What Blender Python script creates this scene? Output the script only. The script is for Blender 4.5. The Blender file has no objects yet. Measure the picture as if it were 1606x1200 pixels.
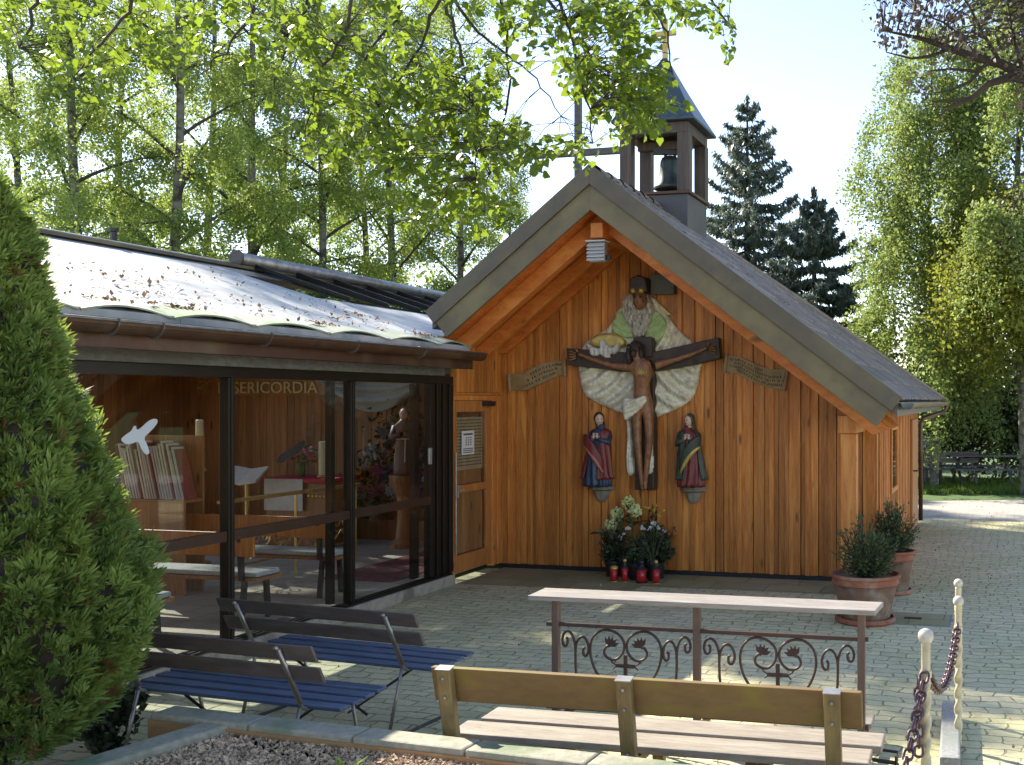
import bpy, bmesh, math, random
import numpy as np
from mathutils import Vector, Matrix
PI = math.pi
R = math.radians
rnd = random.Random(11)
rng = np.random.default_rng(5)
scene = bpy.context.scene
COL = scene.collection

# ---------------------------------------------------------------- survey of the place
H = 2.1                      # eye height
F, CX, CY = 1650.0, 1150.0, 628.0
TH = math.atan2(415, 1650)   # the chapel axis is turned this much from +Y
CT, ST = math.cos(TH), math.sin(TH)
SUN_AZ, SUN_EL = R(-47), R(36)   # azimuth from +Y (negative: to the left), elevation

def W(u, v, z=0.0):          # chapel axes (u along the gable, v along the nave) to world
    return Vector((u*CT + v*ST, -u*ST + v*CT, z))
def UV(p):
    return (p[0]*CT - p[1]*ST, p[0]*ST + p[1]*CT)
def at(px, py, t):           # a sighting at distance t
    return Vector(((px-CX)/F*t, t, H + (CY-py)/F*t))
def ground(px, py, z=0.0):
    return at(px, py, (H-z)*F/(py-CY))
def onv(px, py, v):          # sighting on a plane parallel to the gable -> (u, z)
    rx = (px-CX)/F
    t = v/(ST*rx + CT)
    return (t*(CT*rx - ST), H + (CY-py)/F*t)
def onu(px, py, u):          # sighting on a plane along the nave -> (v, z)
    rx = (px-CX)/F
    t = u/(CT*rx - ST)
    return (t*(ST*rx + CT), H + (CY-py)/F*t)

# ---------------------------------------------------------------- materials
def nd(nt, t, **k):
    n = nt.nodes.new(t)
    for a, b in k.items():
        if a.startswith('i_'):
            n.inputs[a[2:]].default_value = b
        else:
            setattr(n, a, b)
    return n
def rgba(c): return (c[0], c[1], c[2], 1.0)
def mixrgb(nt, fac, a, b, mode='MIX'):
    m = nt.nodes.new('ShaderNodeMix'); m.data_type = 'RGBA'; m.blend_type = mode
    for sock, val in ((m.inputs[0], fac), (m.inputs[6], a), (m.inputs[7], b)):
        if hasattr(val, 'is_linked'): nt.links.new(val, sock)
        elif isinstance(val, (int, float)): sock.default_value = val
        else: sock.default_value = rgba(val)
    return m.outputs[2]
def ramp(nt, fac, lo, hi):
    m = nd(nt, 'ShaderNodeMapRange'); m.inputs[1].default_value = lo; m.inputs[2].default_value = hi
    nt.links.new(fac, m.inputs[0]); return m.outputs[0]
def new_mat(name):
    m = bpy.data.materials.new(name); m.use_nodes = True
    nt = m.node_tree
    return m, nt, nt.nodes['Principled BSDF'], nt.nodes['Material Output']
def coords(nt, scale, rz=0.0):
    tc = nd(nt, 'ShaderNodeTexCoord'); mp = nd(nt, 'ShaderNodeMapping'); m2 = nd(nt, 'ShaderNodeMapping')
    mp.inputs['Rotation'].default_value = (0, 0, rz)
    m2.inputs['Scale'].default_value = scale
    nt.links.new(tc.outputs['Object'], mp.inputs[0]); nt.links.new(mp.outputs[0], m2.inputs[0])
    return m2.outputs[0], mp.outputs[0]
def noise_fac(nt, vec, scale, detail=4, rough=.55, dist=0.0):
    n = nd(nt, 'ShaderNodeTexNoise'); n.inputs['Scale'].default_value = scale
    n.inputs['Detail'].default_value = detail; n.inputs['Roughness'].default_value = rough
    n.inputs['Distortion'].default_value = dist
    nt.links.new(vec, n.inputs['Vector']); return n.outputs[0]
def mat(name, c1, c2=None, s=(1, 1, 1), k=6.0, rough=.6, bump=.0, metal=0.0, rz=0.0, isl=0.0, lo=.35, hi=.65,
        det=5, c3=None, k3=.9, spec=.5, dist=.3):
    """surface with two tones mixed by stretched noise, patches of a third, per-board variation and a fine bump"""
    m, nt, b, out = new_mat(name)
    b.inputs['Roughness'].default_value = rough; b.inputs['Metallic'].default_value = metal
    b.inputs['Specular IOR Level'].default_value = spec
    vec, raw = coords(nt, s, rz)
    f = noise_fac(nt, vec, k, det, .6, dist)
    col = mixrgb(nt, ramp(nt, f, lo, hi), c1, c2 or c1)
    if c3:
        f3 = noise_fac(nt, raw, k3, 4, .6)
        col = mixrgb(nt, ramp(nt, f3, .5, .66), col, c3)
    if isl:
        g = nd(nt, 'ShaderNodeNewGeometry')
        mr = nd(nt, 'ShaderNodeMapRange'); mr.inputs[3].default_value = 1-isl; mr.inputs[4].default_value = 1+isl
        nt.links.new(g.outputs['Random Per Island'], mr.inputs[0])
        hs = nd(nt, 'ShaderNodeHueSaturation'); nt.links.new(col, hs.inputs['Color']); nt.links.new(mr.outputs[0], hs.inputs['Value'])
        col = hs.outputs[0]
    nt.links.new(col, b.inputs['Base Color'])
    if bump:
        bp = nd(nt, 'ShaderNodeBump'); bp.inputs['Strength'].default_value = bump; bp.inputs['Distance'].default_value = .01
        nt.links.new(f, bp.inputs['Height']); nt.links.new(bp.outputs[0], b.inputs['Normal'])
    return m
def wood(name, c1, c2, c3, s, rz=0.0, rough=.45, isl=.18, bump=.35, knots=True):
    m, nt, b, out = new_mat(name)
    vec, raw = coords(nt, s, rz)
    g = nd(nt, 'ShaderNodeNewGeometry')
    sh = nd(nt, 'ShaderNodeVectorMath', operation='MULTIPLY_ADD')
    nt.links.new(g.outputs['Random Per Island'], sh.inputs[0]); sh.inputs[1].default_value = (37, 23, 51)
    nt.links.new(vec, sh.inputs[2]); v2 = sh.outputs[0]
    fine = noise_fac(nt, v2, 9, 6, .65, .6)
    broad = noise_fac(nt, v2, 1.6, 3, .5, 1.2)
    col = mixrgb(nt, ramp(nt, fine, .33, .68), c1, c2)
    col = mixrgb(nt, ramp(nt, broad, .48, .75), col, c3)
    if knots:
        vo = nd(nt, 'ShaderNodeTexVoronoi'); vo.inputs['Scale'].default_value = 1.0
        kk = nd(nt, 'ShaderNodeVectorMath', operation='MULTIPLY'); kk.inputs[1].default_value = (.55, .55, 2.6) if s[2] < s[0] else (1, 1, 1)
        nt.links.new(v2, kk.inputs[0]); nt.links.new(kk.outputs[0], vo.inputs['Vector'])
        col = mixrgb(nt, ramp(nt, vo.outputs['Distance'], .13, .05), col, tuple(x*.22 for x in c3))
    mr = nd(nt, 'ShaderNodeMapRange'); mr.inputs[3].default_value = 1-isl; mr.inputs[4].default_value = 1+isl
    nt.links.new(g.outputs['Random Per Island'], mr.inputs[0])
    hs = nd(nt, 'ShaderNodeHueSaturation'); nt.links.new(col, hs.inputs['Color']); nt.links.new(mr.outputs[0], hs.inputs['Value'])
    nt.links.new(hs.outputs[0], b.inputs['Base Color'])
    b.inputs['Roughness'].default_value = rough; b.inputs['Specular IOR Level'].default_value = .35
    bp = nd(nt, 'ShaderNodeBump'); bp.inputs['Strength'].default_value = bump; bp.inputs['Distance'].default_value = .006
    nt.links.new(fine, bp.inputs['Height']); nt.links.new(bp.outputs[0], b.inputs['Normal'])
    return m
def leaf_mat(name, dark, light, trans=.5, tcol=None, rough=.5, clump=.9):
    m, nt, b, out = new_mat(name)
    g = nd(nt, 'ShaderNodeNewGeometry')
    tc = nd(nt, 'ShaderNodeTexCoord')
    cl = noise_fac(nt, tc.outputs['Object'], clump, 2, .5)
    mx = nd(nt, 'ShaderNodeMath', operation='MULTIPLY_ADD'); mx.inputs[1].default_value = .55
    nt.links.new(g.outputs['Random Per Island'], mx.inputs[0])
    sc = nd(nt, 'ShaderNodeMath', operation='MULTIPLY'); sc.inputs[1].default_value = .55
    nt.links.new(ramp(nt, cl, .3, .7), sc.inputs[0]); nt.links.new(sc.outputs[0], mx.inputs[2])
    col = mixrgb(nt, mx.outputs[0], dark, light)
    nt.links.new(col, b.inputs['Base Color']); b.inputs['Roughness'].default_value = rough
    b.inputs['Specular IOR Level'].default_value = .3
    tr = nd(nt, 'ShaderNodeBsdfTranslucent')
    if tcol:
        nt.links.new(mixrgb(nt, mx.outputs[0], tuple(x*.6 for x in tcol), tcol), tr.inputs[0])
    else:
        nt.links.new(col, tr.inputs[0])
    ms = nd(nt, 'ShaderNodeMixShader'); ms.inputs[0].default_value = trans
    nt.links.new(b.outputs[0], ms.inputs[1]); nt.links.new(tr.outputs[0], ms.inputs[2]); nt.links.new(ms.outputs[0], out.inputs[0])
    return m
def glass_mat(name, tint=(.95, .965, .96), refl=.8):
    m, nt, b, out = new_mat(name); nt.nodes.remove(b)
    tr = nd(nt, 'ShaderNodeBsdfTransparent'); tr.inputs[0].default_value = rgba(tint)
    gl = nd(nt, 'ShaderNodeBsdfGlossy'); gl.inputs['Roughness'].default_value = .01
    lw = nd(nt, 'ShaderNodeLayerWeight'); pw = nd(nt, 'ShaderNodeMath', operation='POWER'); pw.inputs[1].default_value = 5.0
    nt.links.new(lw.outputs['Facing'], pw.inputs[0])
    mu = nd(nt, 'ShaderNodeMath', operation='MULTIPLY_ADD'); mu.inputs[1].default_value = .9*refl; mu.inputs[2].default_value = .035*refl
    nt.links.new(pw.outputs[0], mu.inputs[0])
    ms = nd(nt, 'ShaderNodeMixShader'); nt.links.new(mu.outputs[0], ms.inputs[0])
    nt.links.new(tr.outputs[0], ms.inputs[1]); nt.links.new(gl.outputs[0], ms.inputs[2]); nt.links.new(ms.outputs[0], out.inputs[0])
    return m
def paving_mat(name, c1, c2, cm, bw, bh, rz, moss=None, off=.5, dist=.012, bump=.6):
    m, nt, b, out = new_mat(name)
    vec, raw = coords(nt, (1, 1, 1), rz)
    wob = nd(nt, 'ShaderNodeTexNoise'); wob.inputs['Scale'].default_value = 5.0; wob.inputs['Detail'].default_value = 4
    nt.links.new(raw, wob.inputs['Vector'])
    ad = nd(nt, 'ShaderNodeVectorMath', operation='MULTIPLY_ADD'); ad.inputs[1].default_value = (dist*4, dist*4, 0)
    wl = nd(nt, 'ShaderNodeTexNoise'); wl.inputs['Scale'].default_value = .8; nt.links.new(raw, wl.inputs['Vector'])
    a0 = nd(nt, 'ShaderNodeVectorMath', operation='MULTIPLY_ADD'); a0.inputs[1].default_value = (dist*9, dist*9, 0)
    nt.links.new(wl.outputs['Color'], a0.inputs[0]); nt.links.new(vec, a0.inputs[2])
    nt.links.new(wob.outputs['Color'], ad.inputs[0]); nt.links.new(a0.outputs[0], ad.inputs[2])
    br = nd(nt, 'ShaderNodeTexBrick'); br.offset = off
    for kx, vx in (('Scale', 1.0), ('Mortar Size', .0055), ('Mortar Smooth', .4), ('Bias', 0.0), ('Brick Width', bw), ('Row Height', bh)):
        br.inputs[kx].default_value = vx
    br.inputs['Color1'].default_value = rgba(c1); br.inputs['Color2'].default_value = rgba(c2); br.inputs['Mortar'].default_value = rgba(cm)
    nt.links.new(ad.outputs[0], br.inputs['Vector'])
    big = noise_fac(nt, raw, .55, 5, .6); fin = noise_fac(nt, raw, 26, 5, .7)
    col = mixrgb(nt, ramp(nt, fin, .25, .8), br.outputs['Color'], (.86, .86, .84), 'MULTIPLY')
    if moss:
        col = mixrgb(nt, ramp(nt, big, .42, .75), col, moss, 'MULTIPLY')
    nt.links.new(col, b.inputs['Base Color'])
    b.inputs['Roughness'].default_value = .75; b.inputs['Specular IOR Level'].default_value = .4
    st = noise_fac(nt, raw, 1.7, 6, .7, .8)
    col2 = mixrgb(nt, ramp(nt, st, .56, .72), col, (.72, .70, .62), 'MULTIPLY')
    nt.links.new(col2, b.inputs['Base Color'])
    hgt = nd(nt, 'ShaderNodeMath', operation='MULTIPLY_ADD'); hgt.inputs[1].default_value = -1.6
    med = noise_fac(nt, raw, 9, 4, .6)
    nt.links.new(br.outputs['Fac'], hgt.inputs[0]); nt.links.new(med, hgt.inputs[2])
    bp = nd(nt, 'ShaderNodeBump'); bp.inputs['Strength'].default_value = bump; bp.inputs['Distance'].default_value = .012
    nt.links.new(hgt.outputs[0], bp.inputs['Height']); nt.links.new(bp.outputs[0], b.inputs['Normal'])
    return m

M = {}
def defmats():
    M['wall'] = wood('stained_boards', (.58, .22, .045), (.34, .105, .02), (.68, .30, .068), (9, 9, .55), isl=.30)
    M['soffit'] = wood('stained_soffit', (.62, .17, .035), (.42, .10, .02), (.68, .23, .05), (6, .8, 6), rz=TH, isl=.2)
    M['beam'] = wood('stained_beam', (.68, .22, .045), (.48, .14, .026), (.74, .3, .07), (1.2, 8, 2.5), rz=TH, isl=.1)
    M['post'] = wood('stained_post', (.66, .25, .055), (.48, .155, .03), (.72, .33, .09), (7, 7, .9), isl=.12)
    M['door'] = wood('door_wood', (.50, .19, .05), (.34, .12, .03), (.58, .25, .07), (9, 9, .6), isl=.12)
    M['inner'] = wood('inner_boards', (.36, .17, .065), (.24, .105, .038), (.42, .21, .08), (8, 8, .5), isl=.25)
    M['verge'] = mat('verge_sheet', (.165, .128, .066), (.125, .10, .056), s=(1, 1, 1), k=5, rough=.6, c3=(.20, .165, .075), k3=1.3, bump=.05)
    M['verge_cap'] = mat('verge_cap_sheet', (.115, .092, .06), (.09, .075, .052), k=4, rough=.55, c3=(.14, .115, .06), k3=1.7)
    M['lead'] = mat('grey_sheet_metal', (.09, .085, .085), (.065, .063, .065), k=3, rough=.5, metal=.1, c3=(.11, .10, .08), bump=.04)
    M['slate'] = mat('slate_sheet', (.05, .075, .09), (.035, .052, .062), s=(2, 2, .6), k=5, rough=.4, metal=.15)
    M['belfry'] = wood('weathered_belfry', (.085, .062, .045), (.05, .036, .027), (.11, .085, .062), (9, 9, .6), isl=.1, knots=False)
    M['tile'] = mat('roof_tile', (.21, .165, .125), (.135, .108, .085), k=9, rough=.62, isl=.3, bump=.15, c3=(.15, .14, .11), k3=1.2)
    M['wingroof'] = mat('pale_roof_sheet', (.36, .37, .36), (.47, .47, .45), s=(1, 1, 1), k=2.2, rough=.5, c3=(.15, .18, .215), k3=.8, bump=.12, spec=.9)
    M['gutter'] = mat('copper_brown_gutter', (.10, .045, .025), (.07, .035, .022), k=5, rough=.42, metal=.35, c3=(.13, .085, .05), k3=1.8)
    M['gutter_rim'] = mat('gutter_rim', (.25, .23, .22), (.16, .14, .13), k=8, rough=.35, metal=.6)
    M['greybeam'] = mat('grey_render_beam', (.20, .205, .215), (.11, .115, .12), s=(1, 1, 2), k=14, rough=.75, bump=.3, c3=(.13, .13, .13))
    M['frame'] = mat('dark_bronze_frame', (.022, .018, .014), (.03, .024, .018), k=4, rough=.35, metal=.5)
    M['railbrown'] = mat('brown_glazing_bar', (.07, .035, .022), (.05, .026, .018), k=5, rough=.4, metal=.3)
    M['glass'] = glass_mat('window_glass', refl=1.0)
    M['concrete'] = mat('concrete', (.40, .34, .26), (.27, .24, .19), k=12, rough=.85, bump=.4, c3=(.12, .12, .085), k3=2.0)
    M['paving'] = paving_mat('stone_setts', (.72, .63, .37), (.58, .525, .315), (.36, .325, .20), .23, .125, TH, moss=(.80, .86, .72), dist=.034, bump=1.7)
    M['slab'] = paving_mat('large_slabs', (.42, .36, .20), (.31, .28, .16), (.12, .12, .075), .62, .42, TH, moss=(.65, .72, .5), dist=.004, bump=.4)
    M['plaza'] = paving_mat('plaza_setts', (.44, .41, .36), (.38, .355, .315), (.24, .22, .2), .24, .12, TH, dist=.01, bump=.4)
    M['stonekerb'] = mat('granite', (.30, .30, .285), (.20, .20, .19), k=40, rough=.8, bump=.35, c3=(.20, .22, .19), k3=3)
    M['kerb'] = mat('mossy_concrete_kerb', (.34, .32, .24), (.24, .23, .17), k=22, rough=.9, bump=.5, c3=(.15, .185, .10), k3=2.4)
    M['kerbwood'] = wood('kerb_side', (.36, .21, .09), (.27, .155, .07), (.42, .27, .12), (1, 8, 6), rz=TH, isl=.05, knots=False)
    M['soil'] = mat('soil', (.16, .11, .075), (.22, .15, .10), k=18, rough=.95, bump=.6)
    M['gravel'] = mat('gravel_stone', (.54, .39, .24), (.36, .26, .16), k=10, rough=.9, isl=.5)
    M['turf'] = mat('turf', (.07, .12, .02), (.045, .085, .018), k=9, rough=.9, bump=.5)
    M['grass'] = leaf_mat('grass_blade', (.08, .16, .02), (.18, .26, .04), .4)
    M['blue'] = wood('blue_paint', (.085, .12, .185), (.06, .085, .14), (.13, .17, .24), (1.2, 9, 9), rz=TH, rough=.42, isl=.14, bump=.2, knots=False)
    M['darkslat'] = wood('back_slat_paint', (.125, .10, .095), (.09, .07, .066), (.17, .14, .13), (1.2, 9, 9), rz=TH, rough=.32, isl=.1, bump=.15, knots=False)
    M['galv'] = mat('galvanised_steel', (.42, .40, .36), (.26, .24, .22), s=(1, 1, 1), k=12, rough=.4, metal=.7, c3=(.22, .17, .13))
    M['thinsteel'] = mat('dark_steel', (.06, .055, .055), (.04, .038, .038), k=9, rough=.45, metal=.6)
    M['benchback'] = wood('mossy_backrest', (.20, .125, .05), (.155, .095, .04), (.20, .16, .03), (1.0, 5, 3), rz=TH, rough=.6, isl=.05, bump=.2, knots=False)
    M['benchpost'] = wood('bench_post_wood', (.20, .145, .065), (.14, .10, .048), (.25, .19, .075), (6, 6, .9), isl=.1, knots=False)
    M['seat'] = wood('bleached_seat', (.32, .275, .215), (.21, .175, .135), (.37, .325, .26), (1.1, 8, 6), rz=TH, rough=.6, isl=.08, knots=False)
    M['railtop'] = wood('bleached_rail', (.32, .285, .245), (.22, .19, .165), (.37, .335, .29), (1.1, 9, 6), rz=TH, rough=.5, isl=.05, knots=False)
    M['iron'] = mat('rusty_iron', (.075, .048, .042), (.05, .033, .03), k=20, rough=.5, metal=.4, c3=(.11, .06, .045))
    M['ironpost'] = mat('brown_iron_post', (.16, .105, .085), (.11, .075, .062), s=(2, 2, .7), k=9, rough=.45, metal=.3)
    M['terra'] = mat('terracotta', (.36, .125, .065), (.26, .085, .045), k=7, rough=.75, bump=.15, c3=(.40, .24, .16), k3=4.0)
    M['potside'] = mat('weathered_terracotta', (.25, .13, .075), (.16, .09, .05), s=(1, 1, .5), k=9, rough=.8, bump=.25, c3=(.30, .24, .17), k3=4.5)
    M['whitepost'] = mat('cream_painted_post', (.58, .52, .34), (.47, .41, .26), k=9, rough=.45, c3=(.35, .27, .15), k3=6)
    M['ball'] = mat('speckled_ball', (.62, .58, .48), (.42, .37, .30), k=45, rough=.5, bump=.15)
    M['chain'] = mat('rusty_chain', (.13, .075, .08), (.07, .045, .055), k=25, rough=.4, metal=.55)
    M['bark'] = mat('bark', (.075, .06, .045), (.04, .032, .025), s=(1, 1, .25), k=16, rough=.9, bump=.6)
    M['birchbark'] = mat('birch_bark', (.17, .165, .13), (.05, .045, .035), s=(1, 1, 1.6), k=5, rough=.8, bump=.3, lo=.45, hi=.6)
    M['twig'] = mat('twig', (.035, .027, .02), (.05, .04, .03), k=9, rough=.9)
    M['birchleaf'] = leaf_mat('birch_leaf', (.13, .185, .045), (.30, .38, .10), .52, (.40, .50, .10))
    M['rightleaf'] = leaf_mat('bright_birch_leaf', (.13, .19, .055), (.27, .34, .10), .5, (.34, .42, .11))
    M['lindenleaf'] = leaf_mat('linden_leaf', (.06, .11, .018), (.15, .23, .035), .5, (.27, .37, .03), rough=.4, clump=2.2)
    M['bushleaf'] = leaf_mat('bush_leaf', (.045, .07, .025), (.13, .165, .06), .3, rough=.3)
    M['yellowleaf'] = leaf_mat('yellow_green_leaf', (.13, .17, .025), (.24, .26, .045), .5, (.34, .36, .05))
    M['copperleaf'] = leaf_mat('copper_leaf', (.045, .036, .035), (.09, .07, .06), .3, (.09, .07, .045))
    M['needle'] = leaf_mat('spruce_needle', (.085, .115, .085), (.18, .22, .17), .35, rough=.45)
    M['thuja'] = leaf_mat('thuja_spray', (.06, .125, .034), (.24, .33, .085), .34, (.36, .46, .075), rough=.6, clump=3.2)
    M['thujadead'] = leaf_mat('browned_spray', (.14, .075, .03), (.22, .13, .05), .3)
    M['potleaf'] = leaf_mat('pot_plant_leaf', (.05, .08, .03), (.14, .18, .07), .3, rough=.42, clump=6)
    M['darkleaf'] = leaf_mat('dark_glossy_leaf', (.03, .045, .022), (.085, .11, .05), .2, rough=.3, clump=6)
    M['cloth'] = mat('carved_cream_cloth', (.88, .83, .65), (.62, .57, .42), k=26, rough=.6, bump=.8, c3=(.46, .43, .30), k3=11)
    M['greencloth'] = mat('carved_green_cloth', (.46, .58, .27), (.32, .44, .18), k=12, rough=.6, bump=.3)
    M['crosswood'] = wood('dark_cross_wood', (.055, .034, .022), (.035, .022, .015), (.08, .05, .03), (4, 4, 1), isl=.1)
    M['skinwood'] = mat('brown_carved_body', (.34, .155, .065), (.16, .065, .028), s=(1, 1, .6), k=24, rough=.45, bump=.6)
    M['beard'] = mat('carved_beard', (.74, .70, .62), (.20, .17, .14), s=(2.5, 2.5, .7), k=14, rough=.6, bump=.6)
    M['letter'] = mat('pale_gilding', (.80, .62, .26), (.70, .52, .2), k=9, rough=.45)
    M['gold'] = mat('aged_gold', (.60, .44, .12), (.42, .30, .08), k=12, rough=.4, metal=.35)
    M['face'] = mat('painted_face', (.68, .47, .36), (.58, .38, .28), k=9, rough=.5)
    M['hair'] = mat('dark_carved_hair', (.045, .028, .02), (.025, .016, .012), k=20, rough=.6, bump=.4)
    M['bluerobe'] = mat('carved_blue_robe', (.035, .065, .12), (.02, .035, .065), s=(2, 2, .5), k=10, rough=.45)
    M['redrobe'] = mat('carved_red_robe', (.20, .028, .024), (.12, .018, .016), s=(2, 2, .5), k=10, rough=.45)
    M['darkgreen'] = mat('carved_dark_green_cloak', (.06, .075, .045), (.035, .042, .028), k=10, rough=.5)
    M['pinkrim'] = mat('pink_hem', (.46, .17, .12), (.36, .12, .08), k=9, rough=.5)
    M['stone'] = mat('console_stone', (.26, .24, .19), (.17, .16, .13), k=14, rough=.8, bump=.4)
    M['scroll'] = mat('carved_scroll', (.34, .235, .105), (.24, .16, .07), k=9, rough=.6, bump=.2, rz=TH)
    M['ink'] = mat('dark_lettering', (.06, .035, .02), (.09, .05, .03), k=9, rough=.7)
    M['lamp'] = mat('lamp_grey', (.42, .42, .40), (.3, .3, .29), k=9, rough=.4, metal=.3)
    M['black'] = mat('black_metal', (.015, .014, .014), (.022, .02, .02), k=9, rough=.45)
    M['greybox'] = mat('grey_box', (.12, .115, .10), (.10, .095, .085), k=5, rough=.6)
    M['bronze'] = mat('bell_bronze', (.075, .095, .075), (.045, .05, .042), k=8, rough=.42, metal=.6)
    M['redglass'] = mat('red_candle_glass', (.48, .02, .02), (.36, .012, .012), k=9, rough=.2)
    M['paper'] = mat('white_paper', (.72, .71, .69), (.66, .65, .63), k=7, rough=.7)
    M['list'] = mat('yellowed_list', (.42, .33, .19), (.34, .26, .14), k=9, rough=.8)
    M['hydrangea'] = leaf_mat('hydrangea_petal', (.74, .80, .32), (.88, .90, .56), .35, rough=.6)
    M['white'] = leaf_mat('white_petal', (.66, .64, .60), (.78, .77, .74), .3, rough=.6)
    M['yellow'] = leaf_mat('yellow_petal', (.7, .52, .06), (.8, .66, .12), .3)
    M['pink'] = leaf_mat('pink_petal', (.40, .03, .12), (.58, .10, .24), .3)
    M['violet'] = leaf_mat('violet_petal', (.12, .06, .30), (.22, .14, .46), .3)
    M['orange'] = leaf_mat('orange_petal', (.7, .28, .03), (.85, .42, .06), .3)
    M['redcloth'] = mat('red_altar_cloth', (.48, .022, .04), (.38, .016, .03), k=9, rough=.7)
    M['whitecloth'] = mat('white_linen', (.60, .58, .53), (.50, .48, .43), k=9, rough=.8)
    M['wax'] = mat('wax', (.66, .58, .36), (.58, .50, .30), k=6, rough=.5)
    M['brass'] = mat('brass', (.55, .38, .13), (.42, .28, .09), k=6, rough=.35, metal=.6)
    M['cushion'] = mat('grey_cushion', (.42, .42, .39), (.30, .30, .28), k=60, rough=.9, bump=.2)
    M['friar'] = mat('friar_habit', (.20, .115, .075), (.15, .085, .055), s=(2, 2, .4), k=9, rough=.6)
    M['tilefloor'] = paving_mat('floor_tiles', (.50, .40, .30), (.42, .33, .24), (.22, .17, .13), .3, .3, TH, off=0, dist=.0, bump=.1)
    M['carpet'] = mat('patterned_carpet', (.26, .06, .05), (.10, .035, .04), k=9, rough=.95)
    M['plaster'] = mat('ceiling_boards', (.30, .17, .08), (.22, .125, .06), s=(8, .8, 1), rz=TH, k=4, rough=.7)
    M['booklet'] = mat('booklet_edge', (.60, .55, .48), (.50, .44, .38), k=9, rough=.7, isl=.2)
    M['bookred'] = mat('booklet_red', (.26, .055, .04), (.18, .04, .03), k=9, rough=.6, isl=.3)
    M['dovewhite'] = mat('pale_sticker', (.62, .64, .66), (.58, .6, .62), k=4, rough=.5)
    M['signpaint'] = mat('pale_green_sign', (.42, .50, .44), (.38, .46, .40), k=8, rough=.6)
    M['oldwood'] = wood('old_grey_wood', (.10, .09, .085), (.07, .06, .058), (.13, .12, .11), (2, 8, 6), rz=TH, isl=.15, knots=False)
    M['moss'] = mat('moss', (.10, .17, .05), (.06, .10, .03), k=30, rough=.95, bump=.6, c3=(.18, .14, .07), k3=5)
    M['eave_sheet'] = mat('mossy_sheet_end', (.36, .38, .30), (.26, .29, .20), k=6, rough=.6, c3=(.12, .21, .06), k3=1.6, bump=.2)
    M['litter'] = mat('fallen_leaf', (.42, .24, .13), (.26, .14, .07), k=9, rough=.9, isl=.5)
    M['iron_lid'] = mat('manhole_lid', (.10, .095, .07), (.075, .07, .055), k=14, rough=.7, bump=.3)
defmats()

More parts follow.
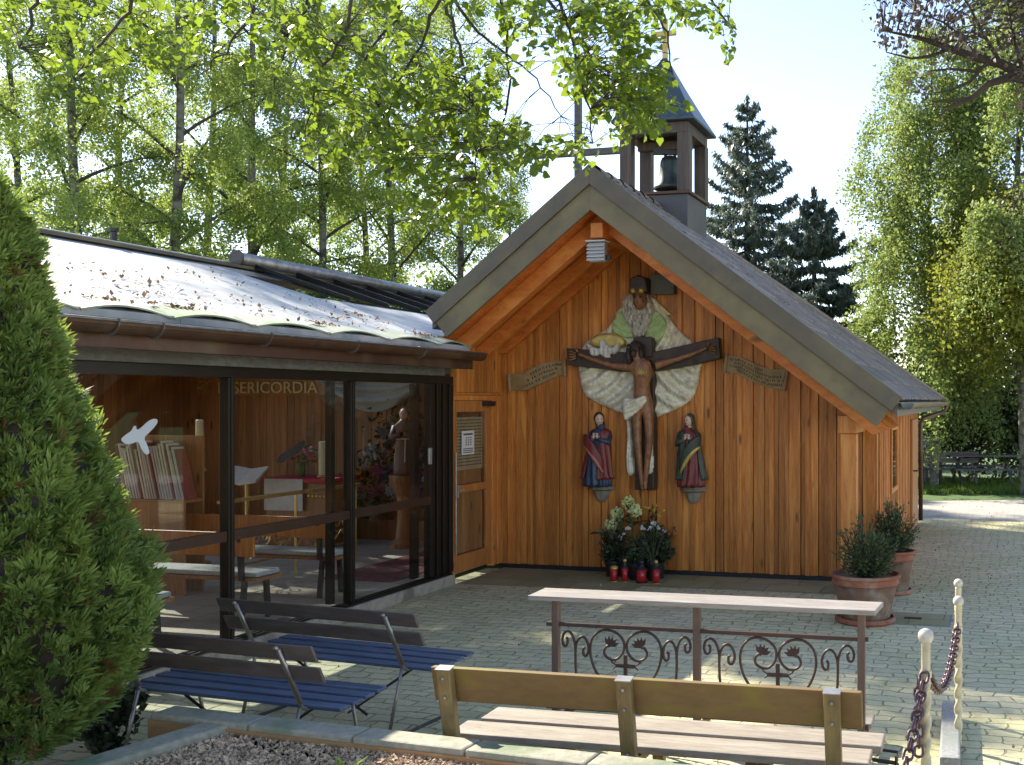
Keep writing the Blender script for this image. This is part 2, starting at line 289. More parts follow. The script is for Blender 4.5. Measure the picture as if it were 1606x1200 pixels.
# ---------------------------------------------------------------- mesh building
WL = {}     # world position of each object's origin
class MB:
    def __init__(s): s.v = []; s.f = []
    def add(s, vs, fs):
        n = len(s.v); s.v += [tuple(p) for p in vs]; s.f += [tuple(i+n for i in f) for f in fs]
    def hexa(s, p):
        s.add(p, [(0, 3, 2, 1), (4, 5, 6, 7), (0, 1, 5, 4), (1, 2, 6, 5), (2, 3, 7, 6), (3, 0, 4, 7)])
    def box(s, x0, x1, y0, y1, z0, z1, fn=lambda x, y, z: (x, y, z)):
        s.hexa([fn(x0, y0, z0), fn(x1, y0, z0), fn(x1, y1, z0), fn(x0, y1, z0), fn(x0, y0, z1), fn(x1, y0, z1), fn(x1, y1, z1), fn(x0, y1, z1)])
    def ubox(s, u0, u1, v0, v1, z0, z1): s.box(u0, u1, v0, v1, z0, z1, W)
    def bar(s, a, b, w, h, up=(0, 0, 1)):
        a, b = Vector(a), Vector(b); d = (b-a).normalized(); up = Vector(up)
        x = d.cross(up).normalized(); y = x.cross(d).normalized()
        p = []
        for q in (a, b):
            p += [q - x*w/2 - y*h/2, q + x*w/2 - y*h/2, q + x*w/2 + y*h/2, q - x*w/2 + y*h/2]
        s.hexa(p)
    def tube(s, pts, r, n=8, closed=False):
        pts = [Vector(p) for p in pts]; m = len(pts)
        if not hasattr(r, '__len__'): r = [r]*m
        t0 = (pts[1]-pts[0]).normalized()
        x = t0.cross(Vector((0, 0, 1)) if abs(t0.z) < .9 else Vector((1, 0, 0))).normalized()
        vs = []
        for i, p in enumerate(pts):
            if closed: t = (pts[(i+1) % m]-pts[i-1]).normalized()
            else: t = (pts[min(i+1, m-1)]-pts[max(i-1, 0)]).normalized()
            x = (x - t*x.dot(t)).normalized(); y = t.cross(x)
            for k in range(n):
                a = 2*PI*k/n; vs.append(p + (x*math.cos(a) + y*math.sin(a))*r[i])
        fs = []
        for i in range(m if closed else m-1):
            j = (i+1) % m
            for k in range(n):
                fs.append((i*n+k, i*n+(k+1) % n, j*n+(k+1) % n, j*n+k))
        if not closed:
            fs.append(tuple(range(n-1, -1, -1))); fs.append(tuple((m-1)*n+k for k in range(n)))
        s.add(vs, fs)
    def lathe(s, prof, c=(0, 0, 0), n=28, sx=1., sy=1., fn=None):
        vs = []; fs = []
        for (r, z) in prof:
            for k in range(n):
                a = 2*PI*k/n; rr = r*(fn(a, z) if fn else 1)
                vs.append((c[0]+rr*math.cos(a)*sx, c[1]+rr*math.sin(a)*sy, c[2]+z))
        m = len(prof)
        for i in range(m-1):
            for k in range(n): fs.append((i*n+k, i*n+(k+1) % n, (i+1)*n+(k+1) % n, (i+1)*n+k))
        fs.append(tuple(range(n-1, -1, -1))); fs.append(tuple((m-1)*n+k for k in range(n)))
        s.add(vs, fs)
    def ball(s, c, r, n=14, m=9, sc=(1, 1, 1), fn=None):
        vs = []; fs = []
        for i in range(m+1):
            ph = PI*i/m
            for k in range(n):
                a = 2*PI*k/n; d = Vector((math.sin(ph)*math.cos(a), math.sin(ph)*math.sin(a), math.cos(ph)))
                q = r*(fn(d) if fn else 1)
                vs.append((c[0]+d.x*q*sc[0], c[1]+d.y*q*sc[1], c[2]+d.z*q*sc[2]))
        for i in range(m):
            for k in range(n): fs.append((i*n+k, (i+1)*n+k, (i+1)*n+(k+1) % n, i*n+(k+1) % n))
        s.add(vs, fs)
    def prism(s, out, f0, f1):
        n = len(out); vs = [f0(*p) for p in out] + [f1(*p) for p in out]
        fs = [tuple(range(n)), tuple(range(2*n-1, n-1, -1))] + [(i, i+n, (i+1) % n+n, (i+1) % n) for i in range(n)]
        s.add(vs, fs)
    def build(s, name, m, parent=None, loc=None, smooth=False, bevel=0.0, weld=False):
        base = Vector((0, 0, 0))
        if parent is not None: base = WL[parent.name]
        if loc is not None: base = Vector(loc)
        me = bpy.data.meshes.new(name)
        me.from_pydata([(p[0]-base[0], p[1]-base[1], p[2]-base[2]) for p in s.v], [], s.f)
        bm = bmesh.new(); bm.from_mesh(me)
        if weld: bmesh.ops.remove_doubles(bm, verts=bm.verts, dist=1e-4)
        bmesh.ops.recalc_face_normals(bm, faces=bm.faces); bm.to_mesh(me); bm.free()
        me.materials.append(m)
        if smooth: me.polygons.foreach_set('use_smooth', [True]*len(me.polygons))
        o = bpy.data.objects.new(name, me); COL.objects.link(o)
        if parent is not None:
            o.parent = parent
            if loc is not None: o.location = base - WL[parent.name]
        else: o.location = base
        WL[o.name] = base
        if bevel:
            b = o.modifiers.new('bevel', 'BEVEL'); b.width = bevel; b.segments = 2; b.limit_method = 'ANGLE'; b.angle_limit = R(40)
        return o
def tag(o, label=None, cat=None, group=None, kind=None):
    if label: o['label'] = label
    if cat: o['category'] = cat
    if group: o['group'] = group
    if kind: o['kind'] = kind
    return o
def thing(name, label, cat, loc=(0, 0, 0), group=None):
    o = bpy.data.objects.new(name, None); COL.objects.link(o); o.empty_display_size = .2
    o.location = loc; WL[o.name] = Vector(loc)
    return tag(o, label, cat, group)
def copy_tree(o, parent=None):
    c = o.copy(); COL.objects.link(c)
    if parent is not None: c.parent = parent
    for ch in list(o.children): copy_tree(ch, c)
    return c
def quads(name, Q, m, parent=None, smooth=False):
    """Q: (N,k,3) array of separate k-gons -> one mesh object (relative to the parent's origin)"""
    Q = np.asarray(Q, dtype=np.float32); n, k = Q.shape[:2]
    base = np.array(WL[parent.name], dtype=np.float32) if parent is not None else np.zeros(3, np.float32)
    me = bpy.data.meshes.new(name)
    me.vertices.add(n*k); me.vertices.foreach_set('co', (Q.reshape(-1, 3)-base).ravel())
    me.loops.add(n*k); me.loops.foreach_set('vertex_index', np.arange(n*k, dtype=np.int32))
    me.polygons.add(n); me.polygons.foreach_set('loop_start', np.arange(0, n*k, k, dtype=np.int32))
    me.update(calc_edges=True); me.validate()
    me.materials.append(m)
    if smooth: me.polygons.foreach_set('use_smooth', [True]*n)
    o = bpy.data.objects.new(name, me); COL.objects.link(o)
    if parent is not None: o.parent = parent
    WL[o.name] = Vector(base)
    return o
def unit(a): return a/np.maximum(np.linalg.norm(a, axis=-1, keepdims=True), 1e-9)
def leaves(P, size, aspect=.6, up=0.0, hang=0.0, jit=.35, axis=None):
    """diamond leaves at points P; up biases the leaf normal to the vertical, hang makes tips point down"""
    P = np.asarray(P, dtype=np.float64); n = len(P)
    a = rng.normal(size=(n, 3)) if axis is None else axis + rng.normal(size=(n, 3))*.35
    a[:, 2] -= hang; a = unit(a)
    nr = rng.normal(size=(n, 3)); nr[:, 2] += up
    b = unit(np.cross(nr, a)); nn = np.cross(a, b)
    L = size*(1 + jit*rng.normal(size=(n, 1))).clip(.4, 1.8)
    tip = P + a*L*.5; tail = P - a*L*.5
    mid = P - a*L*.08 + nn*L*.08
    return np.stack([tail, mid + b*L*aspect*.5, tip, mid - b*L*aspect*.5], axis=1)
def text_mesh(body, size, fn, name, m, parent, depth=.012, mirror=False):
    """flat lettering laid out in (x, y) and mapped into place by fn(x, y, h)"""
    cu = bpy.data.curves.new(name, 'FONT'); cu.body = body; cu.size = size; cu.extrude = depth/2; cu.resolution_u = 3
    o = bpy.data.objects.new(name, cu); COL.objects.link(o)
    dg = bpy.context.evaluated_depsgraph_get(); dg.update()
    me = o.evaluated_get(dg).to_mesh()
    vs = [tuple(v.co) for v in me.vertices]; fs = [tuple(p.vertices) for p in me.polygons]
    o.evaluated_get(dg).to_mesh_clear(); bpy.data.objects.remove(o); bpy.data.curves.remove(cu)
    mb = MB(); mb.add([fn(*v) for v in vs], fs)
    return mb.build(name, m, parent)
def inside(poly, X, Y):
    poly = np.asarray(poly, float); r = np.zeros(X.shape, bool); n = len(poly)
    for i in range(n):
        x1, y1 = poly[i]; x2, y2 = poly[(i+1) % n]
        c = ((y1 > Y) != (y2 > Y)) & (X < (x2-x1)*(Y-y1)/((y2-y1) if y2 != y1 else 1e-9) + x1)
        r ^= c
    return r
def edge_dist(poly, X, Y):
    poly = np.asarray(poly, float); d = np.full(X.shape, 1e9); n = len(poly)
    for i in range(n):
        a = poly[i]; b = poly[(i+1) % n]; ab = b-a; L = (ab**2).sum() or 1e-9
        t = (((X-a[0])*ab[0]+(Y-a[1])*ab[1])/L).clip(0, 1)
        d = np.minimum(d, np.hypot(X-a[0]-t*ab[0], Y-a[1]-t*ab[1]))
    return d
def smooth_poly(pts, it=2):
    p = [tuple(q) for q in pts]
    for _ in range(it):
        q = []
        for i in range(len(p)):
            a, b = p[i], p[(i+1) % len(p)]
            q += [(a[0]*.75+b[0]*.25, a[1]*.75+b[1]*.25), (a[0]*.25+b[0]*.75, a[1]*.25+b[1]*.75)]
        p = q
    return p
def puff(mb, poly, v, depth, wid, step=1.3, base=0.0, fold=None):
    """carved relief: an outline on the gable plane v, rounded off over wid and modelled with folds, standing depth proud of it"""
    poly = np.asarray(poly, float)
    xs = np.arange(poly[:, 0].min(), poly[:, 0].max()+step, step); ys = np.arange(poly[:, 1].min(), poly[:, 1].max()+step, step)
    X, Y = np.meshgrid(xs, ys)
    ins = inside(poly, X, Y); d = edge_dist(poly, X, Y)
    s = np.sqrt(1-(1-np.clip(d/wid, 0, 1))**2)
    hgt = depth*s
    if fold is not None: hgt = hgt + fold(X, Y)*np.clip(d/(wid*.7), 0, 1)
    idx = {}; vs = []
    def vid(i, j):
        if (i, j) not in idx:
            u, z = onv(X[i, j], Y[i, j], v); idx[(i, j)] = len(vs); vs.append(W(u, v-base-hgt[i, j], z))
        return idx[(i, j)]
    fs = []; ec = {}
    ok = ins[:-1, :-1] & ins[1:, :-1] & ins[:-1, 1:] & ins[1:, 1:]
    for i, j in zip(*np.nonzero(ok)):
        f = (vid(i, j), vid(i+1, j), vid(i+1, j+1), vid(i, j+1)); fs.append(f)
        for k in range(4):
            e = (f[k], f[(k+1) % 4]); ke = tuple(sorted(e)); ec[ke] = None if ke in ec else e
    back = {}
    for ke, e in ec.items():
        if e is None: continue
        q = []
        for w_ in e:
            if w_ not in back:
                p = vs[w_]; uu, vv = UV(p); back[w_] = len(vs); vs.append(W(uu, v, p[2]))
            q.append(back[w_])
        fs.append((e[1], e[0], q[0], q[1]))
    mb.add(vs, fs)
def skin_body(name, joints, edges, m, parent, root=0, sub=2):
    """one continuous figure grown from a skeleton: joints = [(point, rx, ry)]"""
    base = WL[parent.name]
    me = bpy.data.meshes.new(name)
    me.from_pydata([tuple(Vector(j[0])-base) for j in joints], edges, [])
    me.materials.append(m)
    o = bpy.data.objects.new(name, me); COL.objects.link(o); o.parent = parent; WL[o.name] = base.copy()
    sk = o.modifiers.new('skin', 'SKIN'); sk.use_smooth_shade = True
    lay = me.skin_vertices[0] if me.skin_vertices else None
    if lay is None:
        bm = bmesh.new(); bm.from_mesh(me); bm.verts.layers.skin.verify(); bm.to_mesh(me); bm.free(); lay = me.skin_vertices[0]
    for i, j in enumerate(joints):
        lay.data[i].radius = (j[1], j[2] if len(j) > 2 else j[1]); lay.data[i].use_root = (i == root)
    ss = o.modifiers.new('subsurf', 'SUBSURF'); ss.levels = sub; ss.render_levels = sub
    return o
# ---------------------------------------------------------------- the setting
def struct(mb, name, m, kind='structure', **k):
    o = mb.build(name, m, **k); o['kind'] = kind; return o
mb = MB(); mb.add([(-400, -60, 0), (400, -60, 0), (400, 600, 0), (-400, 600, 0)], [(0, 1, 2, 3)]); struct(mb, 'ground', M['turf'])
def sheet(name, pts, z, m):
    mb = MB(); mb.add([(p[0], p[1], z) for p in pts], [tuple(range(len(pts)))]); return struct(mb, name, m)
pc = lambda u, v: W(u, v)[:2]
sheet('forecourt_paving', [pc(-6.2, -4), pc(9.0, -4), pc(9.0, 18.9), pc(-1.37, 18.9), pc(-1.37, 12.0), pc(-6.2, 12.0)], .004, M['paving'])
sheet('plaza_and_bounce_paving', [pc(-3.0, 18.9), pc(-3.0, 21.6), pc(1.0, 23.2), pc(6.5, 24.6), pc(14, 24.8), pc(30, 24), pc(45, -4), pc(45, -60), pc(-14, -60), pc(-14, -4), pc(-6.2, -4.0), pc(9.0, -4), pc(9.0, 18.9)], .004, M['plaza'])  # runs on unseen behind the viewer, added to bounce sun onto shaded fronts
sheet('slab_apron', [pc(-6.0, 10.9), pc(-3.9, 10.95), pc(-3.9, 11.25), pc(-1.6, 11.3), pc(-1.6, 12.08), pc(-6.0, 12.08)], .008, M['slab'])
# raised bed in the foreground: kerb walls, soil, gravel
KA, KB = Vector((-2.98, 5.58, 0)), Vector((1.3, 4.21, 0))
kd = (KB-KA).normalized(); kn = Vector((-kd.y, kd.x, 0))     # kn points away from the camera
KL = (KB-KA).length
KZ = .48
mb = MB(); mw = MB()
seg = 0.0; k = 0
while seg < KL-.05:
    l = min(.62, KL-seg)
    a = KA+kd*(seg+.004); b = KA+kd*(seg+l-.004)
    q = lambda p, n_, z: p + kn*n_ + Vector((0, 0, z))
    mb.hexa([q(a, -.14, KZ-.13), q(b, -.14, KZ-.13), q(b, .02, 0), q(a, .02, 0), q(a, -.14, KZ), q(b, -.14, KZ), q(b, .02, KZ), q(a, .02, KZ)])
    seg += l
kerb = thing('planting_bed_kerb', 'mossy concrete kerb stones edging the raised gravel bed', 'kerb', KA)
mb.build('kerb_stone', M['kerb'], kerb, bevel=.012)
mw.hexa([q(KA, -.15, .1), q(KB, -.15, .1), q(KB, -.125, .1), q(KA, -.125, .1), q(KA, -.15, KZ-.03), q(KB, -.15, KZ-.03), q(KB, -.125, KZ-.03), q(KA, -.125, KZ-.03)])
mw.build('kerb_face', M['kerbwood'], kerb)
mb = MB()
s0, s1 = at(395, 1137, 5.42), at(150, 1212, 4.7); s0.z = s1.z = 0
sd = (s1-s0).normalized(); sn = Vector((sd.y, -sd.x, 0))
if sn.x > 0: sn = -sn
q = lambda p, n_, z: p + sn*n_ + Vector((0, 0, z))
e1 = s0+sd*2.2
mb.hexa([q(s0, 0, .02), q(e1, 0, .02), q(e1, .17, .02), q(s0, .17, .02), q(s0, 0, .465), q(e1, 0, .465), q(e1, .17, .465), q(s0, .17, .465)])
tag(mb.build('side_kerb', M['kerb'], loc=s0, bevel=.015), 'pale kerb stone running from the blue bench towards the viewer beside the gravel', 'kerb')
bed = [(s0.x, s0.y), tuple((KA+kd*.35-kn*.13)[:2]), tuple((KB-kn*.13)[:2]), (2.2, 2.0), tuple(e1[:2])]
mb = MB(); n_ = len(bed)
mb.prism([(p[0], p[1]) for p in bed], lambda x, y: (x, y, .02), lambda x, y: (x, y, .42))
struct(mb, 'bed_soil', M['soil'])
# gravel: thousands of chips
bx = np.array(bed); N = 15000
P = np.stack([rng.uniform(bx[:, 0].min(), bx[:, 0].max(), N*3), rng.uniform(3.9, 5.6, N*3)], 1)
P = P[inside(bx, P[:, 0], P[:, 1])][:N]; N = len(P)
tet = np.array([[0, 0, 1], [.94, 0, -.33], [-.47, .82, -.33], [-.47, -.82, -.33]])
ftet = np.array([[0, 1, 2], [0, 2, 3], [0, 3, 1], [1, 3, 2]])
V = tet[None]*rng.uniform(.55, 1.35, (N, 4, 1))
an = rng.uniform(0, 2*PI, N); ca, sa = np.cos(an)[:, None], np.sin(an)[:, None]
V = np.stack([V[..., 0]*ca-V[..., 2]*sa, V[..., 1], V[..., 0]*sa+V[..., 2]*ca], -1)*rng.uniform(.006, .017, (N, 1, 1))
V += np.concatenate([P, np.full((N, 1), .425)], 1)[:, None]
me = bpy.data.meshes.new('gravel')
me.from_pydata(V.reshape(-1, 3).tolist(), [], (ftet[None]+(np.arange(N)*4)[:, None, None]).reshape(-1, 3).tolist())
me.materials.append(M['gravel']); o = bpy.data.objects.new('gravel', me); COL.objects.link(o); o['kind'] = 'stuff'
# a tuft of weed growing in the gravel
wd = thing('weed', 'small bright green weed sprouting in the gravel bed', 'weed', at(548, 1180, 4.62)); wb = WL['weed']
Q = []
for i in range(16):
    a = rnd.uniform(0, 2*PI); l = rnd.uniform(.06, .12); d = Vector((math.cos(a), math.sin(a), 0)); s = Vector((-d.y, d.x, 0))*.010
    b0 = Vector((wb.x, wb.y, .42)); mid = b0+d*l*.35+Vector((0, 0, l*.75)); tip = b0+d*l*.8+Vector((0, 0, l))
    Q.append([b0, mid+s, tip, mid-s])
quads('leaves', Q, M['grass'], wd)

# ---------------------------------------------------------------- the chapel
UA, ZA = -4.215, 4.587
ULW, URW = -6.06, -1.34
VG, VF, VB = 12.10, 10.50, 18.26
zr = lambda u: ZA - (.754*(u-UA) if u > UA else .788*(UA-u))
VH = 13.65                  # the ridge ends here, the rear is hipped
hipv = lambda u: VH + (VB+.3-VH)*abs(u-UA)/(UT-UA)
UT, UTL = -.95, -6.13      # roof tips
chapel = thing('chapel', 'small chapel with brown stained board walls, a steep gable and a bell turret', 'chapel', W(-3.7, 12.1, 0))
mb = MB()
rb = random.Random(3)
u = ULW
def wallboard(mb, u0, u1, v0, v1, drop=.42):
    za, zb = zr(u0)-drop, zr(u1)-drop
    if u0 < UA < u1:
        mb.prism([(u0, .06), (u1, .06), (u1, zb), (UA, zr(UA)-drop), (u0, za)], lambda a, b: W(a, v0, b), lambda a, b: W(a, v1, b))
    else:
        mb.prism([(u0, .06), (u1, .06), (u1, zb), (u0, za)], lambda a, b: W(a, v0, b), lambda a, b: W(a, v1, b))
edges = []
while u < URW-.03:
    w = rb.choice([.085, .10, .125, .14, .16]); edges.append((u, min(u+w, URW))); u += w
for i, (a, b) in enumerate(edges):
    k = rb.choice([0, 0, .012, .020])
    wallboard(mb, a+.0035, b-.0035, VG-k+rb.uniform(-.003, .003), VG+.05)
for (a, b) in edges[1:]:
    if rb.random() < .32:
        w = rb.choice([.022, .028]); wallboard(mb, a-w, a+w, VG-.034+rb.uniform(-.004, .004), VG-.0205)
mb.build('gable_wall', M['wall'], chapel, bevel=.004)
mb = MB()
mb.ubox(ULW+.01, URW-.06, VG+.052, VG+.16, .05, 1.75)
mb.prism([(ULW+.01, 1.75), (URW-.06, 1.75), (URW-.06, zr(URW-.06)-.43), (UA, zr(UA)-.43), (ULW+.01, zr(ULW)-.43)], lambda a, b: W(a, VG+.052, b), lambda a, b: W(a, VG+.16, b))
mb.build('wall_core', M['black'], chapel)
mb = MB(); mb.ubox(ULW+.03, URW-.01, VG-.012, VG+.1, .0, .058); mb.build('plinth', M['black'], chapel)
# right side wall with boards, window and door
mb = MB(); v = VG
while v < VB-.02:
    w = rb.choice([.16, .19, .21]); v1 = min(v+w, VB)
    mb.ubox(URW-.05, URW-rb.uniform(0, .004), v+.002, v1-.002, .06, zr(URW)-.215)
    if v > VG+.1: mb.ubox(URW+.001, URW+.022, v-.032, v+.032, .06, zr(URW)-.22)
    v = v1
mb.build('side_wall', M['wall'], chapel, bevel=.004)
mb = MB(); mb.ubox(URW-.16, URW-.052, VG+.17, VB, .0, zr(URW)-.26); mb.ubox(ULW, URW-.052, VB-.12, VB, .0, 1.74)
mb.ubox(ULW-.0, ULW+.12, VG+.17, VB-.13, 0, 2.9)
mb.build('rear_wall', M['inner'], chapel)
def side_window(v0, v1, z0, z1):
    mb = MB(); u0, u1 = URW+.022, URW+.05
    mb.ubox(u0, u1, v0, v0+.06, z0, z1); mb.ubox(u0, u1, v1-.06, v1, z0, z1); mb.ubox(u0, u1, v0+.062, v1-.062, z1-.06, z1); mb.ubox(u0, u1, v0+.062, v1-.062, z0, z0+.06)
    w = mb.build('window', M['post'], chapel, bevel=.004)
    mb = MB(); mb.ubox(u0+.002, u0+.012, v0+.062, v1-.062, z0+.062, z1-.062); mb.build('pane', M['glass'], w)
    return w
wv0, _ = onu(1391, 700, URW); wv1, _ = onu(1401, 700, URW)
side_window(13.35, 14.15, .92, 1.78)
mb = MB(); mb.ubox(URW+.022, URW+.06, 16.5, 17.6, .06, 1.80); sd_ = mb.build('side_door', M['door'], chapel, bevel=.006)
mb = MB(); mb.tube([W(URW+.06, 16.62, 1.0), W(URW+.12, 16.62, 1.0), W(URW+.12, 16.75, 1.0)], .012); mb.build('handle', M['black'], sd_)
# roof: slabs, soffit, tiles, ridge, verge
mb = MB()
for (ua, ub) in ((UA, UT-.02), (UA, UTL+.02)):
    ring = [(ua, VF+.05), (ub, VF+.05), (ub, hipv(ub)), (ua, VH)]
    mb.add([W(u_, v_, zr(u_)-.20) for u_, v_ in ring]+[W(u_, v_, zr(u_)-.06) for u_, v_ in ring], [(0, 3, 2, 1), (4, 5, 6, 7), (0, 1, 5, 4), (1, 2, 6, 5), (2, 3, 7, 6), (3, 0, 4, 7)])
ze = zr(UT-.02)-.06; zl_ = zr(UTL+.02)-.06
mb.add([W(UA, VH, ZA-.06), W(UT-.02, hipv(UT-.02), ze), W(UTL+.02, hipv(UTL+.02), zl_), W(UTL+.02, VB+.48, zl_-1.1)], [(0, 1, 3), (0, 3, 2)])
roof = mb.build('roof', M['oldwood'], chapel)
mb = MB()
for side, (ua, ub) in (('r', (UA, UT-.33)), ('l', (UTL+.03, UA))):
    vv = VF+.045
    while vv < VG+.2:
        w = .112
        a0, a1 = vv+.002, vv+w-.002
        mb.hexa([W(ua, a0, zr(ua)-.405), W(ub, a0, zr(ub)-.405), W(ub, a1, zr(ub)-.405), W(ua, a1, zr(ua)-.405), W(ua, a0, zr(ua)-.383), W(ub, a0, zr(ub)-.383), W(ub, a1, zr(ub)-.383), W(ua, a1, zr(ua)-.383)])
        vv += w
mb.build('soffit', M['soffit'], roof, bevel=.003)
def slope_tiles(ua, ub, v0, v1, name):
    mb = MB(); L = abs(ub-ua); rows = int(L/.245); cols = int((v1-v0)/.235)
    sgn = 1 if ub > ua else -1
    for i in range(rows+1):
        a = ub - sgn*(i*.245); b = a - sgn*.30
        if (b-ua)*sgn < 0: b = ua
        for j in range(cols):
            if v0+(v1-v0)*(j+1)/cols > hipv((a+b)/2)+.1: continue
            v_a = v0+(v1-v0)*j/cols; v_b = v0+(v1-v0)*(j+1)/cols; v_m = (v_a+v_b)/2
            r_ = rb.uniform(-.004, .004)
            lo = [W(a, v_a+.003, zr(a)+.012+r_), W(a, v_m, zr(a)+.034+r_), W(a, v_b-.003, zr(a)+.012+r_)]
            hi = [W(b, v_a+.003, zr(b)-.012), W(b, v_m, zr(b)+.010), W(b, v_b-.003, zr(b)-.012)]
            dn = Vector((0, 0, -.016)); vs = lo+hi+[p+dn for p in lo]+[p+dn for p in hi]
            mb.add(vs, [(0, 1, 4, 3), (1, 2, 5, 4), (0, 6, 7, 1), (1, 7, 8, 2), (0, 3, 9, 6), (2, 8, 11, 5), (6, 9, 10, 7), (7, 10, 11, 8)])
    return mb.build(name, M['tile'], roof)
slope_tiles(UA, UT+.03, VF+.10, VB+.48, 'roof_tiles')
slope_tiles(UA, UTL-.02, VF+.10, VB+.48, 'roof_tiles')
mb = MB()
v = VF+.06
while v < VH-.2:
    pts = []
    for (vv, rr) in ((v, .085), (v+.38, .07)):
        pts.append([W(UA+math.cos(a)*rr*1.25, vv, ZA-.045+math.sin(a)*rr) for a in [PI*k/6 for k in range(7)]])
    mb.add(pts[0]+pts[1], [(k, k+1, k+8, k+7) for k in range(6)]); v += .36
mb.build('ridge_tiles', M['tile'], roof)
mb = MB(); mb.tube([W(UA, VH-.1, ZA-.02), W((UA+UT)/2, hipv((UA+UT)/2), zr((UA+UT)/2)+.01), W(UT, VB+.47, zr(UT)+.0)], .06, 8); mb.build('hip_tiles', M['tile'], roof)
for sgn, tip in ((1, UT), (-1, UTL)):
    n1 = Vector((sgn*.625, 0, -.0)); px_ = .287  # perpendicular end cut
    def band(d0, d1, v0, v1, extra=0):
        tt = tip+sgn*extra
        c0, c1 = d0*.4878*sgn, d1*.4878*sgn      # shift along u so the end is cut square to the slope
        out = [(UA, zr(UA)-d0), (tt-c0, zr(tt-c0)-d0), (tt-c1, zr(tt-c1)-d1), (UA, zr(UA)-d1)]
        mb = MB(); mb.prism(out, lambda a, b: W(a, v0, b), lambda a, b: W(a, v1, b)); return mb
    band(.185, .455, VF, VF+.04).build('bargeboard', M['verge'], chapel, bevel=.004)
    band(-.03, .187, VF-.03, VF+.10, .015).build('verge_cap', M['verge_cap'], chapel, bevel=.005)
    # rafters under the soffit
    for (v0, v1, dep) in ((10.86, 10.98, .16), (11.48, 11.58, .15), (12.0, 12.076, .11)):
        t2 = tip-sgn*.30
        if sgn < 0: t2 = -5.93
        d0, d1 = .407, .407+dep*1.28
        ec = .18
        out = [(UA, zr(UA)-d0), (t2+sgn*ec, zr(t2+sgn*ec)-d0), (t2, zr(t2)-d1), (UA, zr(UA)-d1)]
        mb = MB(); mb.prism(out, lambda a, b: W(a, v0, b), lambda a, b: W(a, v1, b)); mb.build('rafter', M['beam'], roof, bevel=.005)
# purlin ends, corner post
mb = MB(); mb.ubox(UA-.06, UA+.08, 10.66, 12.09, 3.86, 4.02); mb.build('ridge_purlin', M['beam'], chapel, bevel=.005)
(ua0, _), (ua1, _) = onv(1318, 700, 11.2), onv(1343, 700, 11.2)
zt = onv(1330, 680, 11.2)[1]
mb = MB(); mb.ubox(ua0, ua1, 11.2, 11.36, .0, zt-.003); mb.build('corner_post', M['post'], chapel, bevel=.006)
(ub0, zb1), (ub1, zb0) = onv(1314, 652, 11.18), onv(1341, 680, 11.18)
mb = MB(); mb.ubox(ub0, ub1, 11.18, 12.09, zt, zb1); mb.build('purlin_end', M['post'], chapel, bevel=.006)
# eave gutter and downpipe on the right
mb = MB()
gz = zr(UT)-.02
for (r_, rv) in ((.065, False),):
    ring = [PI+PI*k/8 for k in range(9)]
    a_ = [W(UT+.075+math.cos(t)*.065, VF+.12, gz-.03+math.sin(t)*.065) for t in ring]; b_ = [W(UT+.075+math.cos(t)*.065, VB+.5, gz-.03+math.sin(t)*.065) for t in ring]
    mb.add(a_+b_, [(k, k+1, k+10, k+9) for k in range(8)])
mb.build('gutter', M['verge'], chapel)
mb = MB(); x0 = UT+.075
mb.tube([W(x0, VB+.3, gz-.07), W(x0, VB+.3, gz-.14), W(x0-.03, VB+.27, gz-.2), W(URW+.09, VB+.02, gz-.32), W(URW+.06, VB-.03, gz-.4), W(URW+.06, VB-.03, .05)], .038, 10)
mb.build('downpipe', M['gutter'], chapel, smooth=True)
# --- door wall between gable and glazing
DU = -6.05
mb = MB()
mb.ubox(DU-.08, DU, 10.86, 10.93, .06, 2.16); mb.ubox(DU-.08, DU+.006, 11.86, 11.92, .06, 2.16); mb.ubox(DU-.08, DU, 10.932, 11.858, 2.10, 2.16)
for j in range(2): mb.ubox(DU-.07, DU-.01+j*.012, 11.925+j*.085, 12.005+j*.08, .06, 2.16)
mb.ubox(DU-.08, DU+.014, 10.86, 12.09, 2.163, 2.19)
fr = mb.build('door_frame', M['post'], chapel, bevel=.004)
mb = MB(); vv = 10.86
while vv < 12.05:
    mb.ubox(DU-.05, DU-.004+.008*(int(vv*100) % 2), vv+.002, (min(vv+.11, 12.08) if vv < 11.9 else 12.13)-.002, 2.193, 2.74); vv += .11
mb.build('door_head_boards', M['wall'], chapel, bevel=.004)
mb = MB(); d0, d1 = 10.935, 11.855
mb.ubox(DU-.055, DU-.012, d0, d0+.075, .1, 2.095); mb.ubox(DU-.055, DU-.012, d1-.11, d1, .1, 2.095)
mb.ubox(DU-.055, DU-.012, d0+.077, d1-.112, 1.965, 2.095); mb.ubox(DU-.055, DU-.008, d0+.077, d1-.112, 1.02, 1.11); mb.ubox(DU-.055, DU-.012, d0+.077, d1-.112, .1, .30)
door = mb.build('door', M['door'], chapel, bevel=.006)
mb = MB(); mb.ubox(DU-.040, DU-.034, d0+.077, d1-.112, 1.112, 1.963); mb.ubox(DU-.040, DU-.034, d0+.077, d1-.112, .302, 1.018); mb.build('glass', M['glass'], door)
mb = MB(); vv = d0+.08
while vv < d1-.13:
    mb.ubox(DU-.10, DU-.088, vv, vv+.105, .30, 1.02); vv += .11
mb.ubox(DU-.10, DU-.088, d0+.08, d1-.115, 1.11, 1.28)
mb.build('lower_panel', M['inner'], door)
mb = MB(); mb.ubox(DU-.06, DU-.052, d0+.09, d1-.15, 1.28, 1.90); lst = mb.build('notice_list', M['list'], door)
mb = MB()
for i in range(15):
    z = 1.86-i*.038; vv = d0+.11
    while vv < d1-.19:
        w = rb.uniform(.012, .05); mb.ubox(DU-.0515, DU-.0505, vv, vv+w, z, z+.014); vv += w+.012
mb.build('list_lettering', M['ink'], lst)
